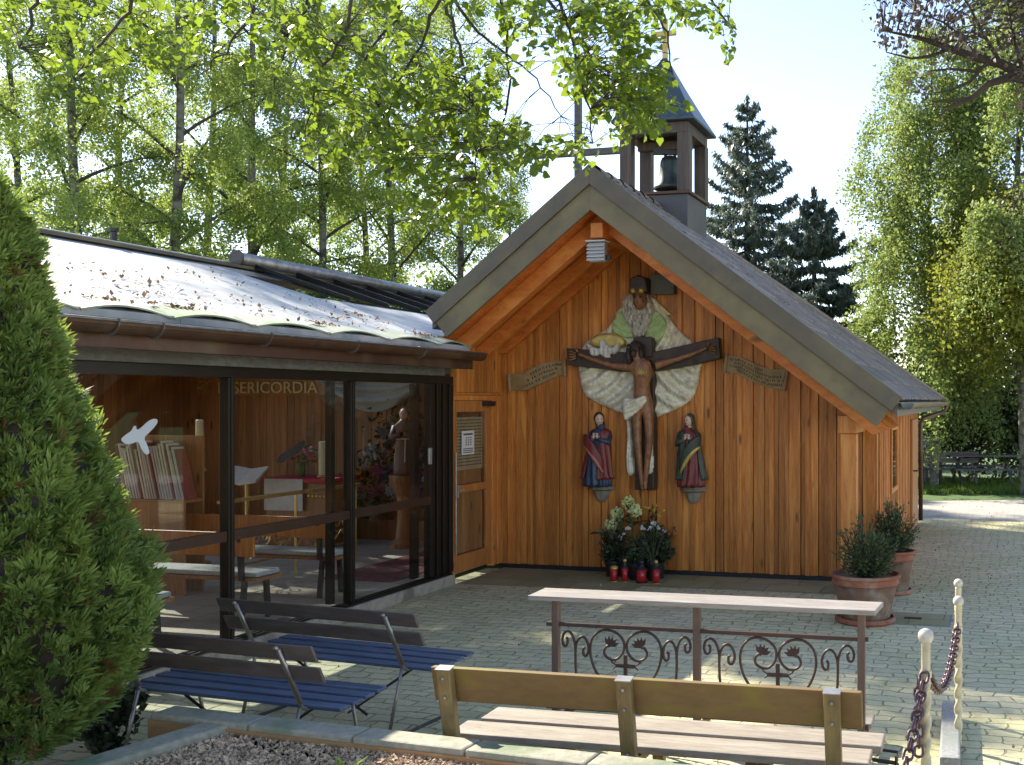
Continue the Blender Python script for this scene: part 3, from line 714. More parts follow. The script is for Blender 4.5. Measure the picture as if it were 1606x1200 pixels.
pv0, _ = onu(723, 700, DU); pv1, _ = onu(747, 700, DU)
mb = MB(); mb.ubox(DU-.033, DU-.031, 11.16, 11.46, 1.46, 1.74); pp = mb.build('paper_notice', M['paper'], door)
mb = MB(); mb.ubox(DU-.0305, DU-.0300, 11.20, 11.42, 1.69, 1.71)
for i in range(3): mb.ubox(DU-.0305, DU-.0300, 11.19, 11.43, 1.48+i*.022, 1.49+i*.022)
for i in range(3):
    for j in range(4): mb.ubox(DU-.0305, DU-.0300, 11.25+i*.055, 11.28+i*.055, 1.57+j*.027, 1.585+j*.027)
mb.build('printed_lines', M['ink'], pp)
mb = MB(); mb.ubox(DU-.011, DU+.05, 11.62, 11.86, 2.03, 2.09); mb.build('door_closer', M['black'], door, bevel=.004)
mb = MB(); mb.ubox(DU-.011, DU+.03, d0+.02, d0+.05, .98, 1.12); mb.tube([W(DU+.03, d0+.03, 1.06), W(DU+.05, d0+.03, 1.06), W(DU+.05, d0+.14, 1.06)], .011); mb.build('handle', M['lamp'], door)
mb = MB(); mb.tube([W(DU+.012, d0+.012, .32), W(DU+.012, d0+.012, 1.5)], .012); mb.build('pull_bar', M['galv'], door)

# --- bell turret
BV0, BV1 = 12.65, 13.57; BU0, BU1 = UA-.46, UA+.46
mb = MB(); zb_ = 3.85
fb = lambda x, y, z: W(x, y, z)
mb.box(BU0+.02, BU1-.02, BV0+.02, BV1-.02, zb_, 4.70, fb)
belfry = mb.build('belfry', M['lead'], chapel, bevel=.006)
mb = MB(); mb.box(BU0-.02, BU1+.02, BV0-.02, BV1+.02, 4.702, 4.735, fb); mb.build('sill', M['gutter'], belfry)
for (a, b) in ((BU0, BV0), (BU1-.155, BV0), (BU0, BV1-.155), (BU1-.155, BV1-.155)):
    mb = MB(); mb.box(a, a+.155, b, b+.155, 4.737, 5.47, fb); mb.build('post', M['belfry'], belfry, bevel=.006)
mb = MB()
mb.box(BU0+.01, BU1-.01, BV0+.012, BV0+.15, 5.472, 5.61, fb); mb.box(BU0+.01, BU1-.01, BV1-.15, BV1-.012, 5.472, 5.61, fb)
mb.box(BU0+.012, BU0+.15, BV0+.153, BV1-.153, 5.472, 5.61, fb); mb.box(BU1-.15, BU1-.012, BV0+.153, BV1-.153, 5.472, 5.61, fb)
mb.box(BU0+.1, BU1-.1, (BV0+BV1)/2-.06, (BV0+BV1)/2+.06, 5.36, 5.47, fb)
mb.build('head_beam', M['belfry'], belfry, bevel=.005)
mb = MB(); cu_, cv_ = UA, (BV0+BV1)/2; zs = 5.645
pr = [(.545, zs-.03), (.545, zs), (.40, zs+.235), (.225, zs+.545), (.03, 6.56)]
rings = []
for (hw, z) in pr: rings.append([W(cu_-hw, cv_-hw, z), W(cu_+hw, cv_-hw, z), W(cu_+hw, cv_+hw, z), W(cu_-hw, cv_+hw, z)])
vs = sum(rings, []); fs = [(3, 2, 1, 0), (16, 17, 18, 19)]
for i in range(4):
    for k in range(4): fs.append((i*4+k, i*4+(k+1) % 4, i*4+4+(k+1) % 4, i*4+4+k))
mb.add(vs, fs); mb.build('spire', M['slate'], belfry)
mb = MB(); mb.box(cu_-.032, cu_+.032, cv_-.025, cv_+.025, 6.52, 7.08, fb); mb.box(cu_-.15, cu_-.034, cv_-.023, cv_+.023, 6.86, 6.92, fb); mb.box(cu_+.034, cu_+.15, cv_-.023, cv_+.023, 6.86, 6.92, fb)
mb.build('spire_cross', M['gold'], belfry, bevel=.004)
bc = W(cu_+.07, cv_, 4.85)
bell = thing('bell', 'dark bronze bell hanging in the open turret above the gable', 'bell', bc)
mb = MB(); mb.lathe([(0.000, 0.431), (0.059, 0.431), (0.109, 0.407), (0.130, 0.353), (0.139, 0.245), (0.155, 0.147), (0.189, 0.069), (0.210, 0.029), (0.214, 0.000), (0.197, 0.000), (0.176, 0.059), (0.126, 0.196), (0.101, 0.353), (0.000, 0.392)], bc, 32)
mb.build('bell_body', M['bronze'], bell, smooth=True)
mb = MB(); mb.bar(bc+Vector((-.22, 0, .50)), bc+Vector((.22, 0, .50)), .08, .09); mb.tube([bc+Vector((-.06, 0, .43)), bc+Vector((-.07, 0, .5)), bc+Vector((0, 0, .56)), bc+Vector((.07, 0, .5)), bc+Vector((.06, 0, .43))], .022); mb.build('headstock', M['black'], bell)
mb = MB(); mb.tube([bc+Vector((0, 0, .38)), bc+Vector((.01, 0, -.02))], .012); mb.ball(bc+Vector((.01, 0, -.03)), .04); mb.build('clapper', M['black'], bell, smooth=True)

# floodlight under the ridge and grey box on the wall
fl = thing('floodlight', 'grey louvred floodlight hanging under the gable peak', 'lamp', W(UA+.06, 10.9, 3.8))
FV = 10.78
mb = MB(); (fa, fz1), (fb_, fz0) = onv(922, 372, FV), onv(952, 413, FV)
mb.ubox(fa+.01, fb_-.03, FV, FV+.10, fz0+.02, fz1-.06); mb.build('housing', M['lamp'], fl, bevel=.01)
mb = MB()
for i in range(5):
    z = fz0+.03+i*(fz1-fz0-.1)/5
    mb.hexa([W(fa, FV-.04, z), W(fb_-.02, FV-.04, z), W(fb_-.02, FV-.002, z+.03), W(fa, FV-.002, z+.03), W(fa, FV-.045, z+.008), W(fb_-.02, FV-.045, z+.008), W(fb_-.02, FV-.002, z+.038), W(fa, FV-.002, z+.038)])
mb.ubox(fa-.01, fb_-.01, FV-.05, FV+.12, fz1-.055, fz1-.04)
mb.build('louvre', M['dovewhite'], fl)
mb = MB(); mb.ubox(fb_-.028, fb_+.03, FV+.02, FV+.06, fz0+.05, fz0+.09); mb.build('hinge', M['black'], fl)
mb = MB(); mb.ubox(UA-.01, UA+.03, FV+.04, FV+.08, fz1-.038, 3.859); mb.build('bracket', M['black'], fl)
(ga, gz1), (gb, gz0) = onv(1021, 430, 11.98), onv(1058, 461, 11.98)
mb = MB(); mb.ubox(ga, gb, 11.96, 12.07, gz0, gz1)
tag(mb.build('junction_box', M['greybox'], loc=W(ga, 12, gz0), bevel=.008), 'flat grey box fixed to the boards under the right roof edge', 'box')

# blown leaves, bud scales and grit on the paving
N = 2600
pu = rng.uniform(-5.9, 5, N); pv_ = rng.uniform(5.5, 24, N); k_ = (np.sin(pu*1.3+pv_*.7)+np.sin(pv_*2.1-pu)+rng.normal(0, 1, N) > .5) & ~((pu < -1.2) & (pv_ > 11.9))
P = np.array([W(a, b, .012) for a, b in zip(pu[k_], pv_[k_])])
quads('ground_litter', leaves(P, .030, .6, up=8), M['litter'])['kind'] = 'stuff'
# ---------------------------------------------------------------- the glazed wing
WU = -6.07
zw = lambda u: 2.68 + .30*(-5.58-u)
WV0 = 2.2
def onroof(px, py):
    rx, rz = (px-CX)/F, (CY-py)/F; ud = CT*rx-ST
    t = (2.68-.3*5.58-H)/(rz+.3*ud); p = at(px, py, t); return UV(p)
wing = thing('glazed_hall', 'low glazed prayer hall with a pale sheet roof and brown gutter', 'building', W(-8, 8, 0))
RU = -9.1
mb = MB()
def slab(u0, u1, v0, v1, th=.05, f=zw):
    mb.hexa([W(u0, v0, f(u0)-th), W(u1, v0, f(u1)-th), W(u1, v1, f(u1)-th), W(u0, v1, f(u0)-th), W(u0, v0, f(u0)), W(u1, v0, f(u1)), W(u1, v1, f(u1)), W(u0, v1, f(u0))])
# lapped sheets of the front slope, a strip of corrugated ends along the eave
sheets = []
sv0, sv1 = onroof(382, 424)[1]+.15, 17.6; n1, n2 = RU+.18, -7.55
def sheet_row(u1, a, b):
    if b <= sv0+.01 or a >= sv1-.01: slab(RU, u1, a, b-.004); return
    slab(RU, n1, a, b-.004); slab(n2+.002, u1, a, b-.004)
vv = WV0
while vv < 10.45:
    v1 = min(vv+1.02, 10.5)
    if vv < sv0-.02 < v1: v1 = sv0
    sheet_row(-5.62, vv, v1); vv = v1
vv = 10.504
while vv < 18.2:
    v1 = min(vv+1.02, 18.3)
    if vv < sv1-.02 < v1: v1 = sv1
    sheet_row(-6.02 if v1 < 12.0 else -6.14, vv, v1); vv = v1
fr_ = lambda u: zw(RU)-.30*(RU-u)
slab(-12.75, RU-.004, WV0, 7.8, .05, fr_); slab(-12.75, -11.3, 7.804, 14.0, .05, fr_); slab(-9.3, RU-.004, 7.804, 14.0, .05, fr_); slab(-12.75, RU-.004, 14.004, 18.3, .05, fr_)
wroof = mb.build('roof', M['wingroof'], wing)
mb = MB()    # scalloped lower sheet ends with moss
vv = WV0
rs = random.Random(4)
while vv < 10.45:
    L = rs.uniform(.75, .95); v1 = min(vv+L, 10.49); n = 9
    lo = []; hi = []
    for k in range(n):
        t = k/(n-1); v_ = vv+(v1-vv)*t; bulge = math.sin(PI*t)
        u_ = -5.60-.02*bulge; lo.append(W(u_, v_, zw(u_)-.005+.045*bulge)); u2 = -5.83-.10*bulge; hi.append(W(u2, v_, zw(u2)+.006+.012*bulge))
    dn = Vector((0, 0, -.012))
    mb.add(lo+hi+[p+dn for p in lo]+[p+dn for p in hi], [(k, k+1, n+k+1, n+k) for k in range(n-1)]+[(2*n+k, 3*n+k, 3*n+k+1, 2*n+k+1) for k in range(n-1)]+[(k, 2*n+k, 2*n+k+1, k+1) for k in range(n-1)])
    vv = v1+.012
mb.build('eave_sheet', M['eave_sheet'], wroof)
mb = MB(); v_r0 = onroof(382, 424)[1]
mb.tube([W(RU, WV0, zw(RU)+.0), W(RU, 18.3, zw(RU)+.0)], .06, 10); mb.build('ridge_flashing', M['galv'], wroof, smooth=True)
mb = MB(); mb.ubox(RU+.07, RU+.16, WV0, 18.2, zw(RU)-.02, zw(RU)+.015); mb.build('ridge_batten', M['verge'], wroof)
# skylight strip with a rolled sun blind on it
mb = MB()
zz = lambda u: zw(u)+.055
mb.hexa([W(n1, sv0, zw(n1)+.004), W(n2, sv0, zw(n2)+.004), W(n2, sv1, zw(n2)+.004), W(n1, sv1, zw(n1)+.004), W(n1, sv0, zz(n1)), W(n2, sv0, zz(n2)-.03), W(n2, sv1, zz(n2)-.03), W(n1, sv1, zz(n1))])
M['skyglass'] = glass_mat('skylight_glass', (.62, .66, .68), 1.0)
skl = mb.build('skylight', M['skyglass'], wroof)
mb = MB(); mb.hexa([W(-11.298, 7.806, fr_(-11.298)-.03), W(-9.302, 7.806, fr_(-9.302)-.03), W(-9.302, 13.998, fr_(-9.302)-.03), W(-11.298, 13.998, fr_(-11.298)-.03), W(-11.298, 7.806, fr_(-11.298)), W(-9.302, 7.806, fr_(-9.302)), W(-9.302, 13.998, fr_(-9.302)), W(-11.298, 13.998, fr_(-11.298))])
rsk = mb.build('added_rear_skylight', M['skyglass'], wroof)  # unseen from the front, added to let sun onto the floor and pews
mb = MB()
for v_ in np.arange(8.6, 13.9, .8): mb.bar(W(-11.3, v_, fr_(-11.3)+.02), W(-9.3, v_, fr_(-9.3)+.02), .05, .04)
mb.build('glazing_bars', M['frame'], rsk)
for i in range(9):
    v_ = sv0+.03+(sv1-sv0-.06)*i/8
    mb = MB(); mb.bar(W(n1, v_, zz(n1)+.02), W(n2-.05, v_, zz(n2)-.005), .035, .05); mb.build('glazing_bar', M['frame'], skl)
mb = MB(); mb.tube([W(RU+.10, sv0-.2, zw(RU)+.10), W(RU+.10, sv1+.3, zw(RU)+.10)], .08, 16); mb.build('blind_roll', M['galv'], skl, smooth=True)
mb = MB(); mb.tube([W(RU+.10, sv0-.23, zw(RU)+.10), W(RU+.10, sv0-.203, zw(RU)+.10)], .10, 16); mb.build('blind_cap', M['oldwood'], skl)
# vent stub
pv = W(RU-.05, onroof(120, 372)[1]+.3, zw(RU))
mb = MB(); mb.tube([pv, pv+Vector((0, 0, .16))], .035, 8); mb.tube([pv+Vector((0, 0, .165)), pv+Vector((0, 0, .2))], .055, 8); mb.build('vent_pipe', M['black'], wroof)
# fallen leaves on the roof
N = 1100
pu = -5.75-np.abs(rng.normal(0, 1, N))*1.0-rng.uniform(0, .5, N); pvv = rng.uniform(WV0+2, 10.4, N)
k_ = (pu > RU+.2); pu, pvv = pu[k_], pvv[k_]
cl = np.sin(pvv*2.1+1.3*np.sin(pu*3))+np.sin(pu*5+pvv)*.7+rng.normal(0, .8, len(pu)) > .1
pu, pvv = pu[cl], pvv[cl]
P = np.array([W(a, b, zw(a)+.022) for a, b in zip(pu, pvv)])
pe = rng.uniform(WV0+2, 10.45, 900); pue = -5.80-np.abs(rng.normal(0, .07, 900)); ke = np.sin(pe*3.3)+np.sin(pe*7.7+1)+rng.normal(0, .5, 900) > 1.0
P = np.concatenate([P, np.array([W(a, b, zw(a)+.03) for a, b in zip(pue[ke], pe[ke])])])
Q = leaves(P, .036, .6, up=5)
o = quads('fallen_leaves', Q, M['litter']); o['kind'] = 'stuff'
# gutter with brackets
gv1 = 10.52; GU = -5.50; GZ = 2.605
mb = MB(); prof = [(math.cos(PI+PI*k/10)*.068, math.sin(PI+PI*k/10)*.075) for k in range(11)]
pin = [(x*.93, y*.93+.003) for x, y in reversed(prof)]
out = prof+pin
a_ = [W(GU+x, WV0, GZ+y) for x, y in out]; b_ = [W(GU+x, gv1, GZ+y) for x, y in out]; n = len(out)
mb.add(a_+b_, [(k, (k+1) % n, n+(k+1) % n, n+k) for k in range(n)])
mb.add([W(GU+x, gv1, GZ+y) for x, y in prof]+[W(GU+x, gv1+.006, GZ+y) for x, y in prof], [tuple(range(11)), tuple(range(21, 10, -1))]+[(k, k+11, k+12, k+1) for k in range(10)])
gut = mb.build('gutter', M['gutter'], wing)
mb = MB(); mb.tube([W(GU+.068, WV0, GZ+.004), W(GU+.068, gv1+.006, GZ+.004)], .011, 8); mb.build('rim', M['gutter_rim'], gut, smooth=True)
for px in (185, 255, 425, 562, 668):
    v_ = onu(px, 530, GU+.07)[0]
    pts = [W(GU+.075*math.cos(t), v_, GZ+.082*math.sin(t)) for t in [PI+PI*k/8 for k in range(9)]]+[W(GU+.08, v_, GZ+.02)]
    mb = MB()
    for a, b in zip(pts[:-1], pts[1:]): mb.bar(a, b, .022, .006, up=W(0, 1, 0))
    mb.build('bracket', M['gutter_rim'], gut)
mb = MB(); mb.ubox(-5.66, -5.585, WV0, 10.50, 2.44, 2.625); mb.build('fascia', M['gutter'], wing, bevel=.004)
mb = MB(); mb.ubox(-6.0, -5.662, WV0, 10.49, 2.47, 2.50); mb.build('eave_soffit', M['railbrown'], wing)
mb = MB(); mb.ubox(-6.12, -5.965, WV0, 10.58, 2.372, 2.468); mb.build('concrete_beam', M['greybeam'], wing, bevel=.008)
mb = MB(); mb.ubox(-6.2, -6.075, 10.5, 10.858, 2.373, 2.79); mb.build('end_panel', M['railbrown'], wing)
mb = MB(); mb.ubox(-5.99, -5.90, 10.583, 10.64, 2.40, 2.50); mb.build('beam_end_cap', M['verge'], wing)
# plinth, sill, head, mullions, glazing bars, panes
mb = MB(); mb.ubox(-6.35, -5.995, WV0, 10.855, .0, .118); mb.build('plinth', M['concrete'], wing, bevel=.012)
mb = MB()
for i, du in enumerate((0, .035, .07)): mb.ubox(WU-.055+du*1.1, WU-.033+du*1.1, WV0, 10.85, .12, .15-.006*i)
mb.build('sill_track', M['frame'], wing)
mb = MB(); mb.ubox(WU-.06, WU+.05, WV0, 10.855, 2.285, 2.370); mb.build('head_frame', M['frame'], wing, bevel=.003)
mulls = [2.31, 3.97, 5.63, 7.29, 8.95]
for v_ in mulls:
    mb = MB(); mb.ubox(WU-.05, WU+.04, v_-.035, v_+.035, .151, 2.283); mb.ubox(WU+.041, WU+.05, v_-.012, v_+.012, .151, 2.283); mb.build('mullion', M['frame'], wing, bevel=.004)
mb = MB()
for i in range(4): mb.ubox(WU-.06+.012*i, WU+.03+.012*i, 10.40+i*.115, 10.485+i*.115, .151, 2.283)
mb.build('jamb', M['frame'], wing, bevel=.004)
mb = MB(); mb.ubox(WU+.03, WU+.055, 10.33, 10.385, 1.40, 1.58); mb.build('latch', M['lamp'], wing, bevel=.006)
bays = list(zip(mulls[:-1], mulls[1:])); 
for (a, b) in bays+[(8.95, 10.42)]:
    z0 = 1.0
    mb = MB(); mb.ubox(WU-.025, WU+.028, a+.037, b-.037 if b != 10.42 else 10.398, z0-.042, z0+.042); mb.build('glazing_bar', M['railbrown'], wing, bevel=.003)
    e = b-.037 if b != 10.42 else 10.398
    mb = MB(); mb.ubox(WU-.004, WU+.004, a+.037, e, .152, z0-.044); mb.ubox(WU-.004, WU+.004, a+.037, e, z0+.044, 2.283); mb.build('pane', M['glass'], wing)
v_ = onu(519, 800, WU-.12)[0]
mb = MB(); mb.ubox(WU-.16, WU-.10, v_-.035, v_+.035, .151, 2.283); mb.ubox(WU-.16, WU-.10, 10.27, 10.37, .151, 2.283); mb.build('sliding_leaf_stile', M['frame'], wing, bevel=.003)
# floor, ceiling, inner walls, far glazing
mb = MB(); mb.ubox(-12.6, -6.352, WV0, 14.6, .0, .115); mb.build('floor', M['tilefloor'], wing)
mb = MB(); mb.ubox(-12.6, -6.13, WV0, 7.6, 2.5, 2.53); mb.ubox(-12.6, -11.4, 7.602, 14.6, 2.5, 2.53); mb.ubox(-6.6, -6.13, 7.602, 14.6, 2.5, 2.53); mb.build('ceiling', M['plaster'], wing)
mb = MB(); uu = -12.6
while uu < ULW-.1:
    w_ = rs.choice([.11, .14, .12]); mb.ubox(uu+.003, min(uu+w_, ULW-.07)-.003, 14.5+rs.uniform(0, .012), 14.6, .116, 2.498); uu += w_
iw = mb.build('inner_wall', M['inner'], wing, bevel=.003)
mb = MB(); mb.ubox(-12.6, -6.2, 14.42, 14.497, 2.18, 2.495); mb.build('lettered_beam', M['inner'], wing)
mb = MB(); vv = 12.0
while vv < 14.4:
    mb.ubox(-12.66, -12.6, vv+.002, vv+.118, .116, 2.498); vv += .12
mb.ubox(-12.66, -12.6, WV0, 11.998, .0, .5); mb.ubox(-12.66, -12.6, WV0, 11.998, 2.40, 2.5)
for v_ in np.arange(WV0, 12.1, 1.22): mb.ubox(-12.64, -12.58, v_-.04, v_+.04, .502, 2.398)
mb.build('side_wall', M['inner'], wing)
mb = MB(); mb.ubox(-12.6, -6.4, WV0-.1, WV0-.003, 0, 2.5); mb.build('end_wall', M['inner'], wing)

# lettering on the beam inside (its first letter stands behind the mullion)
u0, zl = onv(362, 626, 14.4); u1, _ = onv(515, 626, 14.4)
um = onv(342, 626, 14.4)[0]
letters = text_mesh('MISERICORDIA', .30, lambda x, y, h: W(um+x*(u1-um)/2.19, 14.4-.012-h, 2.215+y*.86), 'gilded_lettering', M['letter'], None, .015)
tag(letters, 'gilded capital letters fixed along the dark beam inside the hall', 'lettering')
mb = MB()   # painted vine scrolls further left on the beam
for i in range(7):
    uc = u0-.55-i*.36
    pts = [W(uc+.13*math.cos(t)*(1-t/9), 14.395, 2.33+.09*math.sin(t)*(1-t/9)) for t in np.linspace(0, 7, 26)]; mb.tube(pts, .009, 5)
    mb.tube([W(uc-.15, 14.395, 2.26), W(uc+.02, 14.395, 2.33), W(uc+.17, 14.395, 2.42)], .008, 5)
tag(mb.build('vine_ornament', M['gold'], loc=W(u0-1.5, 14.4, 2.3)), 'gilded vine scroll ornament on the beam behind the left pane', 'ornament')

# the draped relief on the right of the inner wall
dr = thing('draped_canopy', 'dark draped cloth hanging in folds over the flower shrine', 'drape', W(-9.2, 14.4, 2.0))
mb = MB()
n, m_ = 40, 14; ua, ub = onv(505, 640, 14.0)[0], onv(662, 640, 14.0)[0]
vs = []
for i in range(m_+1):
    for k in range(n+1):
        t = k/n; s = i/m_
        sag = .10+.5*s*math.sin(PI*t)**.8; vs.append(W(ua+(ub-ua)*t, 14.0-.06*math.sin(s*22+math.sin(PI*t)*3), 2.5-sag*(.35+s*.6)))
mb.add(vs, [(i*(n+1)+k, i*(n+1)+k+1, (i+1)*(n+1)+k+1, (i+1)*(n+1)+k) for i in range(m_) for k in range(n)])
d_ = mb.build('cloth', M['cushion'], dr, smooth=True)
sf = d_.modifiers.new('thickness', 'SOLIDIFY'); sf.thickness = .012

# altar
alt = thing('altar', 'small carved altar table with red cloth and a white linen front', 'altar', W(-9.3, 12.9, .116))
au0, au1, av0, av1 = -9.75, -8.75, 12.45, 13.05
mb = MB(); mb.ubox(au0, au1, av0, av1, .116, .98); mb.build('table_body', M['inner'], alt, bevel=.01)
mb = MB(); mb.ubox(au0-.04, au1+.04, av0-.05, av1+.05, .982, 1.045); mb.build('red_cover', M['redcloth'], alt, bevel=.01)
mb = MB(); mb.ubox(au0+.02, au0+.62, av0-.062, av0-.051, .60, 1.03); mb.build('linen_front', M['whitecloth'], alt)
mb = MB()
for i in range(5): mb.ball(W(au0+.70+i*.06, av0-.02, .80), .028, 8, 6)
mb.build('carved_grapes', M['gold'], alt)
bk = thing('open_book', 'open gilt edged book lying on a slanted stand beside the altar', 'book', W(-9.85, 12.2, 1.0))
mb = MB(); ba = W(-9.85, 12.2, 1.05)
for s in (-1, 1):
    mb.hexa([W(-9.85, 12.05, .96), W(-9.85+s*.26, 12.05, 1.0), W(-9.85+s*.26, 12.3, 1.18), W(-9.85, 12.3, 1.14), W(-9.85, 12.04, .99), W(-9.85+s*.26, 12.04, 1.03), W(-9.85+s*.26, 12.29, 1.21), W(-9.85, 12.29, 1.17)])
mb.build('pages', M['booklet'], bk)
mb = MB(); mb.tube([W(-9.85, 12.2, .116), W(-9.85, 12.2, 1.03)], .03, 8); mb.ubox(-10.0, -9.7, 12.08, 12.32, .116, .14); mb.build('stand', M['brass'], bk)
vs_ = thing('flower_vase', 'green glass vase of pink flowers standing on the red altar cloth', 'vase', W(-9.32, 12.62, 1.046))
c = WL['flower_vase']; mb = MB(); mb.lathe([(.045, 0), (.06, .08), (.055, .15), (.068, .2), (.06, .2), (.045, .14), (0, .14)], c); mb.build('vase_body', M['moss'], vs_, smooth=True)
P = np.array(c)+np.array([0, 0, .3])+rng.normal(size=(60, 3))*np.array([.12, .12, .08]); quads('leaves', leaves(P, .07, .5), M['potleaf'], vs_)
P = np.array(c)+np.array([0, 0, .34])+rng.normal(size=(40, 3))*np.array([.14, .1, .07]); quads('blossoms', leaves(P, .05, .9), M['pink'], vs_)
def candle(px, pyt, pyb, v_, r_, label, st=None, flame=False):
    u, zt = onv(px, pyt, v_); _, zb = onv(px, pyb, v_)
    t = thing('candle', label, 'candle', W(u, v_, .116))
    b = W(u, v_, 0)
    mb = MB(); mb.lathe([(r_, zb), (r_, zt-.01), (r_*.7, zt), (0, zt-.01)], b, 14); mb.build('wax', M['wax'], t, smooth=False)
    mb = MB(); mb.lathe([(.13, .117), (.13, .14), (.03, .17), (.022, zb-.1), (.03, zb-.06), (r_+.03, zb-.03), (r_+.03, zb-.002), (0, zb-.002)], b, 14); mb.build('candlestick', M['brass'], t, smooth=True)
candle(507, 692, 745, 12.55, .06, 'thick cream candle on a brass stand beside the red altar cloth')
candle(313, 658, 735, 10.8, .045, 'tall slim candle on a brass stand left of the first dark mullion')
# rack with leaning booklets
rk = thing('booklet_rack', 'rack of leaning pale edged song booklets behind the left pane', 'rack', W(-9.6, 9.3, .116))
mb = MB(); ru0, rz1 = onv(212, 690, 9.2); ru1, rz0 = onv(312, 782, 9.2)
mb.ubox(ru0, ru1, 9.25, 9.28, .116, rz1+.05); mb.ubox(ru0, ru1, 9.0, 9.248, rz0-.03, rz0); mb.ubox(ru0, ru1, 9.0, 9.02, .116, rz0-.032)
mb.build('rack_frame', M['inner'], rk)
mb = MB(); mr = MB()
for i in range(22):
    uc = ru0+.05+(ru1-ru0-.10)*i/21; top = rz1-rs.uniform(0, .1); ln = -.17
    tgt = mb if i % 6 else mr
    tgt.hexa([W(uc, 9.02, rz0+.003), W(uc+.02, 9.02, rz0+.003), W(uc+.02, 9.2, rz0+.003), W(uc, 9.2, rz0+.003), W(uc+ln, 9.06, top), W(uc+ln+.02, 9.06, top), W(uc+ln+.02, 9.22, top), W(uc+ln, 9.22, top)])
    mr.hexa([W(uc+.024, 9.03, rz0+.003), W(uc+.036, 9.03, rz0+.003), W(uc+.036, 9.2, rz0+.003), W(uc+.024, 9.2, rz0+.003), W(uc+ln+.024, 9.07, top-.02), W(uc+ln+.036, 9.07, top-.02), W(uc+ln+.036, 9.22, top-.02), W(uc+ln+.024, 9.22, top-.02)])
mb.build('booklets', M['booklet'], rk); mr.build('red_booklets', M['bookred'], rk)
# communion rails with scrollwork
def scroll_rail(name, label, u_, v0, v1, zt, along_v=True):
    t = thing(name, label, 'railing', W(u_, v0, .116))
    G = lambda a, z: W(u_, a, z) if along_v else W(a, u_, z)
    mb = MB(); mb.bar(G(v0, zt), G(v1, zt), .09, .035); mb.build('top_rail', M['brass'], t, bevel=.004)
    mb = MB()
    for a in np.linspace(v0+.05, v1-.05, 3): mb.tube([G(a, .117), G(a, zt-.02)], .016, 6)
    mb.build('post', M['brass'], t)
    mb = MB()
    for a in np.arange(v0+.25, v1-.15, .36):
        for s in (-1, 1):
            pts = [G(a+s*(.08+.07*math.cos(q)*(1-q/10)), .62+.09*math.sin(q)*(1-q/10)) for q in np.linspace(-2.2, 6, 24)]; mb.tube(pts, .009, 5)
        mb.tube([G(a-.16, .40), G(a, .52), G(a+.16, .40)], .009, 5)
    mb.tube([G(v0+.05, .36), G(v1-.05, .36)], .012, 5); mb.build('scrollwork', M['brass'], t)
scroll_rail('communion_rail', 'brass topped scrollwork rail in front of the altar inside the hall', -7.75, 9.2, 11.6, 1.05)
scroll_rail('side_rail', 'scrollwork rail seen behind the left pane below the candle', 9.4, -10.6, -8.6, .98, False)
# pews with grey cushions
def pew(v_, u0_, u1_, name_, label):
    t = thing('pew', label, 'pew', W((u0_+u1_)/2, v_, .116), 'pews with cushions inside the hall')
    mb = MB(); mb.ubox(u0_, u1_, v_, v_+.34, .49, .525); mb.build('seat', M['inner'], t, bevel=.006)
    mb = MB(); mb.ubox(u0_, u1_, v_-.06, v_-.03, .72, .93); mb.build('backrest', M['door'], t, bevel=.006)
    mb = MB(); mb.ubox(u0_+.03, u1_-.02, v_+.01, v_+.33, .527, .572); mb.build('cushion', M['cushion'], t, bevel=.015)
    for uu in (u0_+.15, u1_-.15):
        mb = MB(); mb.bar(W(uu, v_-.045, .93), W(uu, v_-.02, .5), .04, .04, W(1, 0, 0)); mb.bar(W(uu, v_+.02, .49), W(uu, v_-.03, .117), .04, .04, W(1, 0, 0)); mb.bar(W(uu, v_+.30, .49), W(uu, v_+.33, .117), .04, .04, W(1, 0, 0)); mb.build('leg', M['thinsteel'], t)
pew(5.6, -9.6, -6.45, 0, 'front cushioned pew half hidden by the thuja')
pew(6.75, -9.6, -6.40, 0, 'cushioned pew behind the front blue bench')
pew(8.0, -9.6, -6.35, 0, 'cushioned pew behind the first dark mullion')
pew(9.25, -9.2, -6.45, 0, 'cushioned pew nearest the altar')
mb = MB(); mb.ubox(-7.3, -6.4, 10.2, 13.2, .118, .126)
tag(mb.build('carpet', M['carpet'], loc=W(-6.9, 11, .12)), 'red patterned carpet on the hall floor by the glass doors', 'carpet')
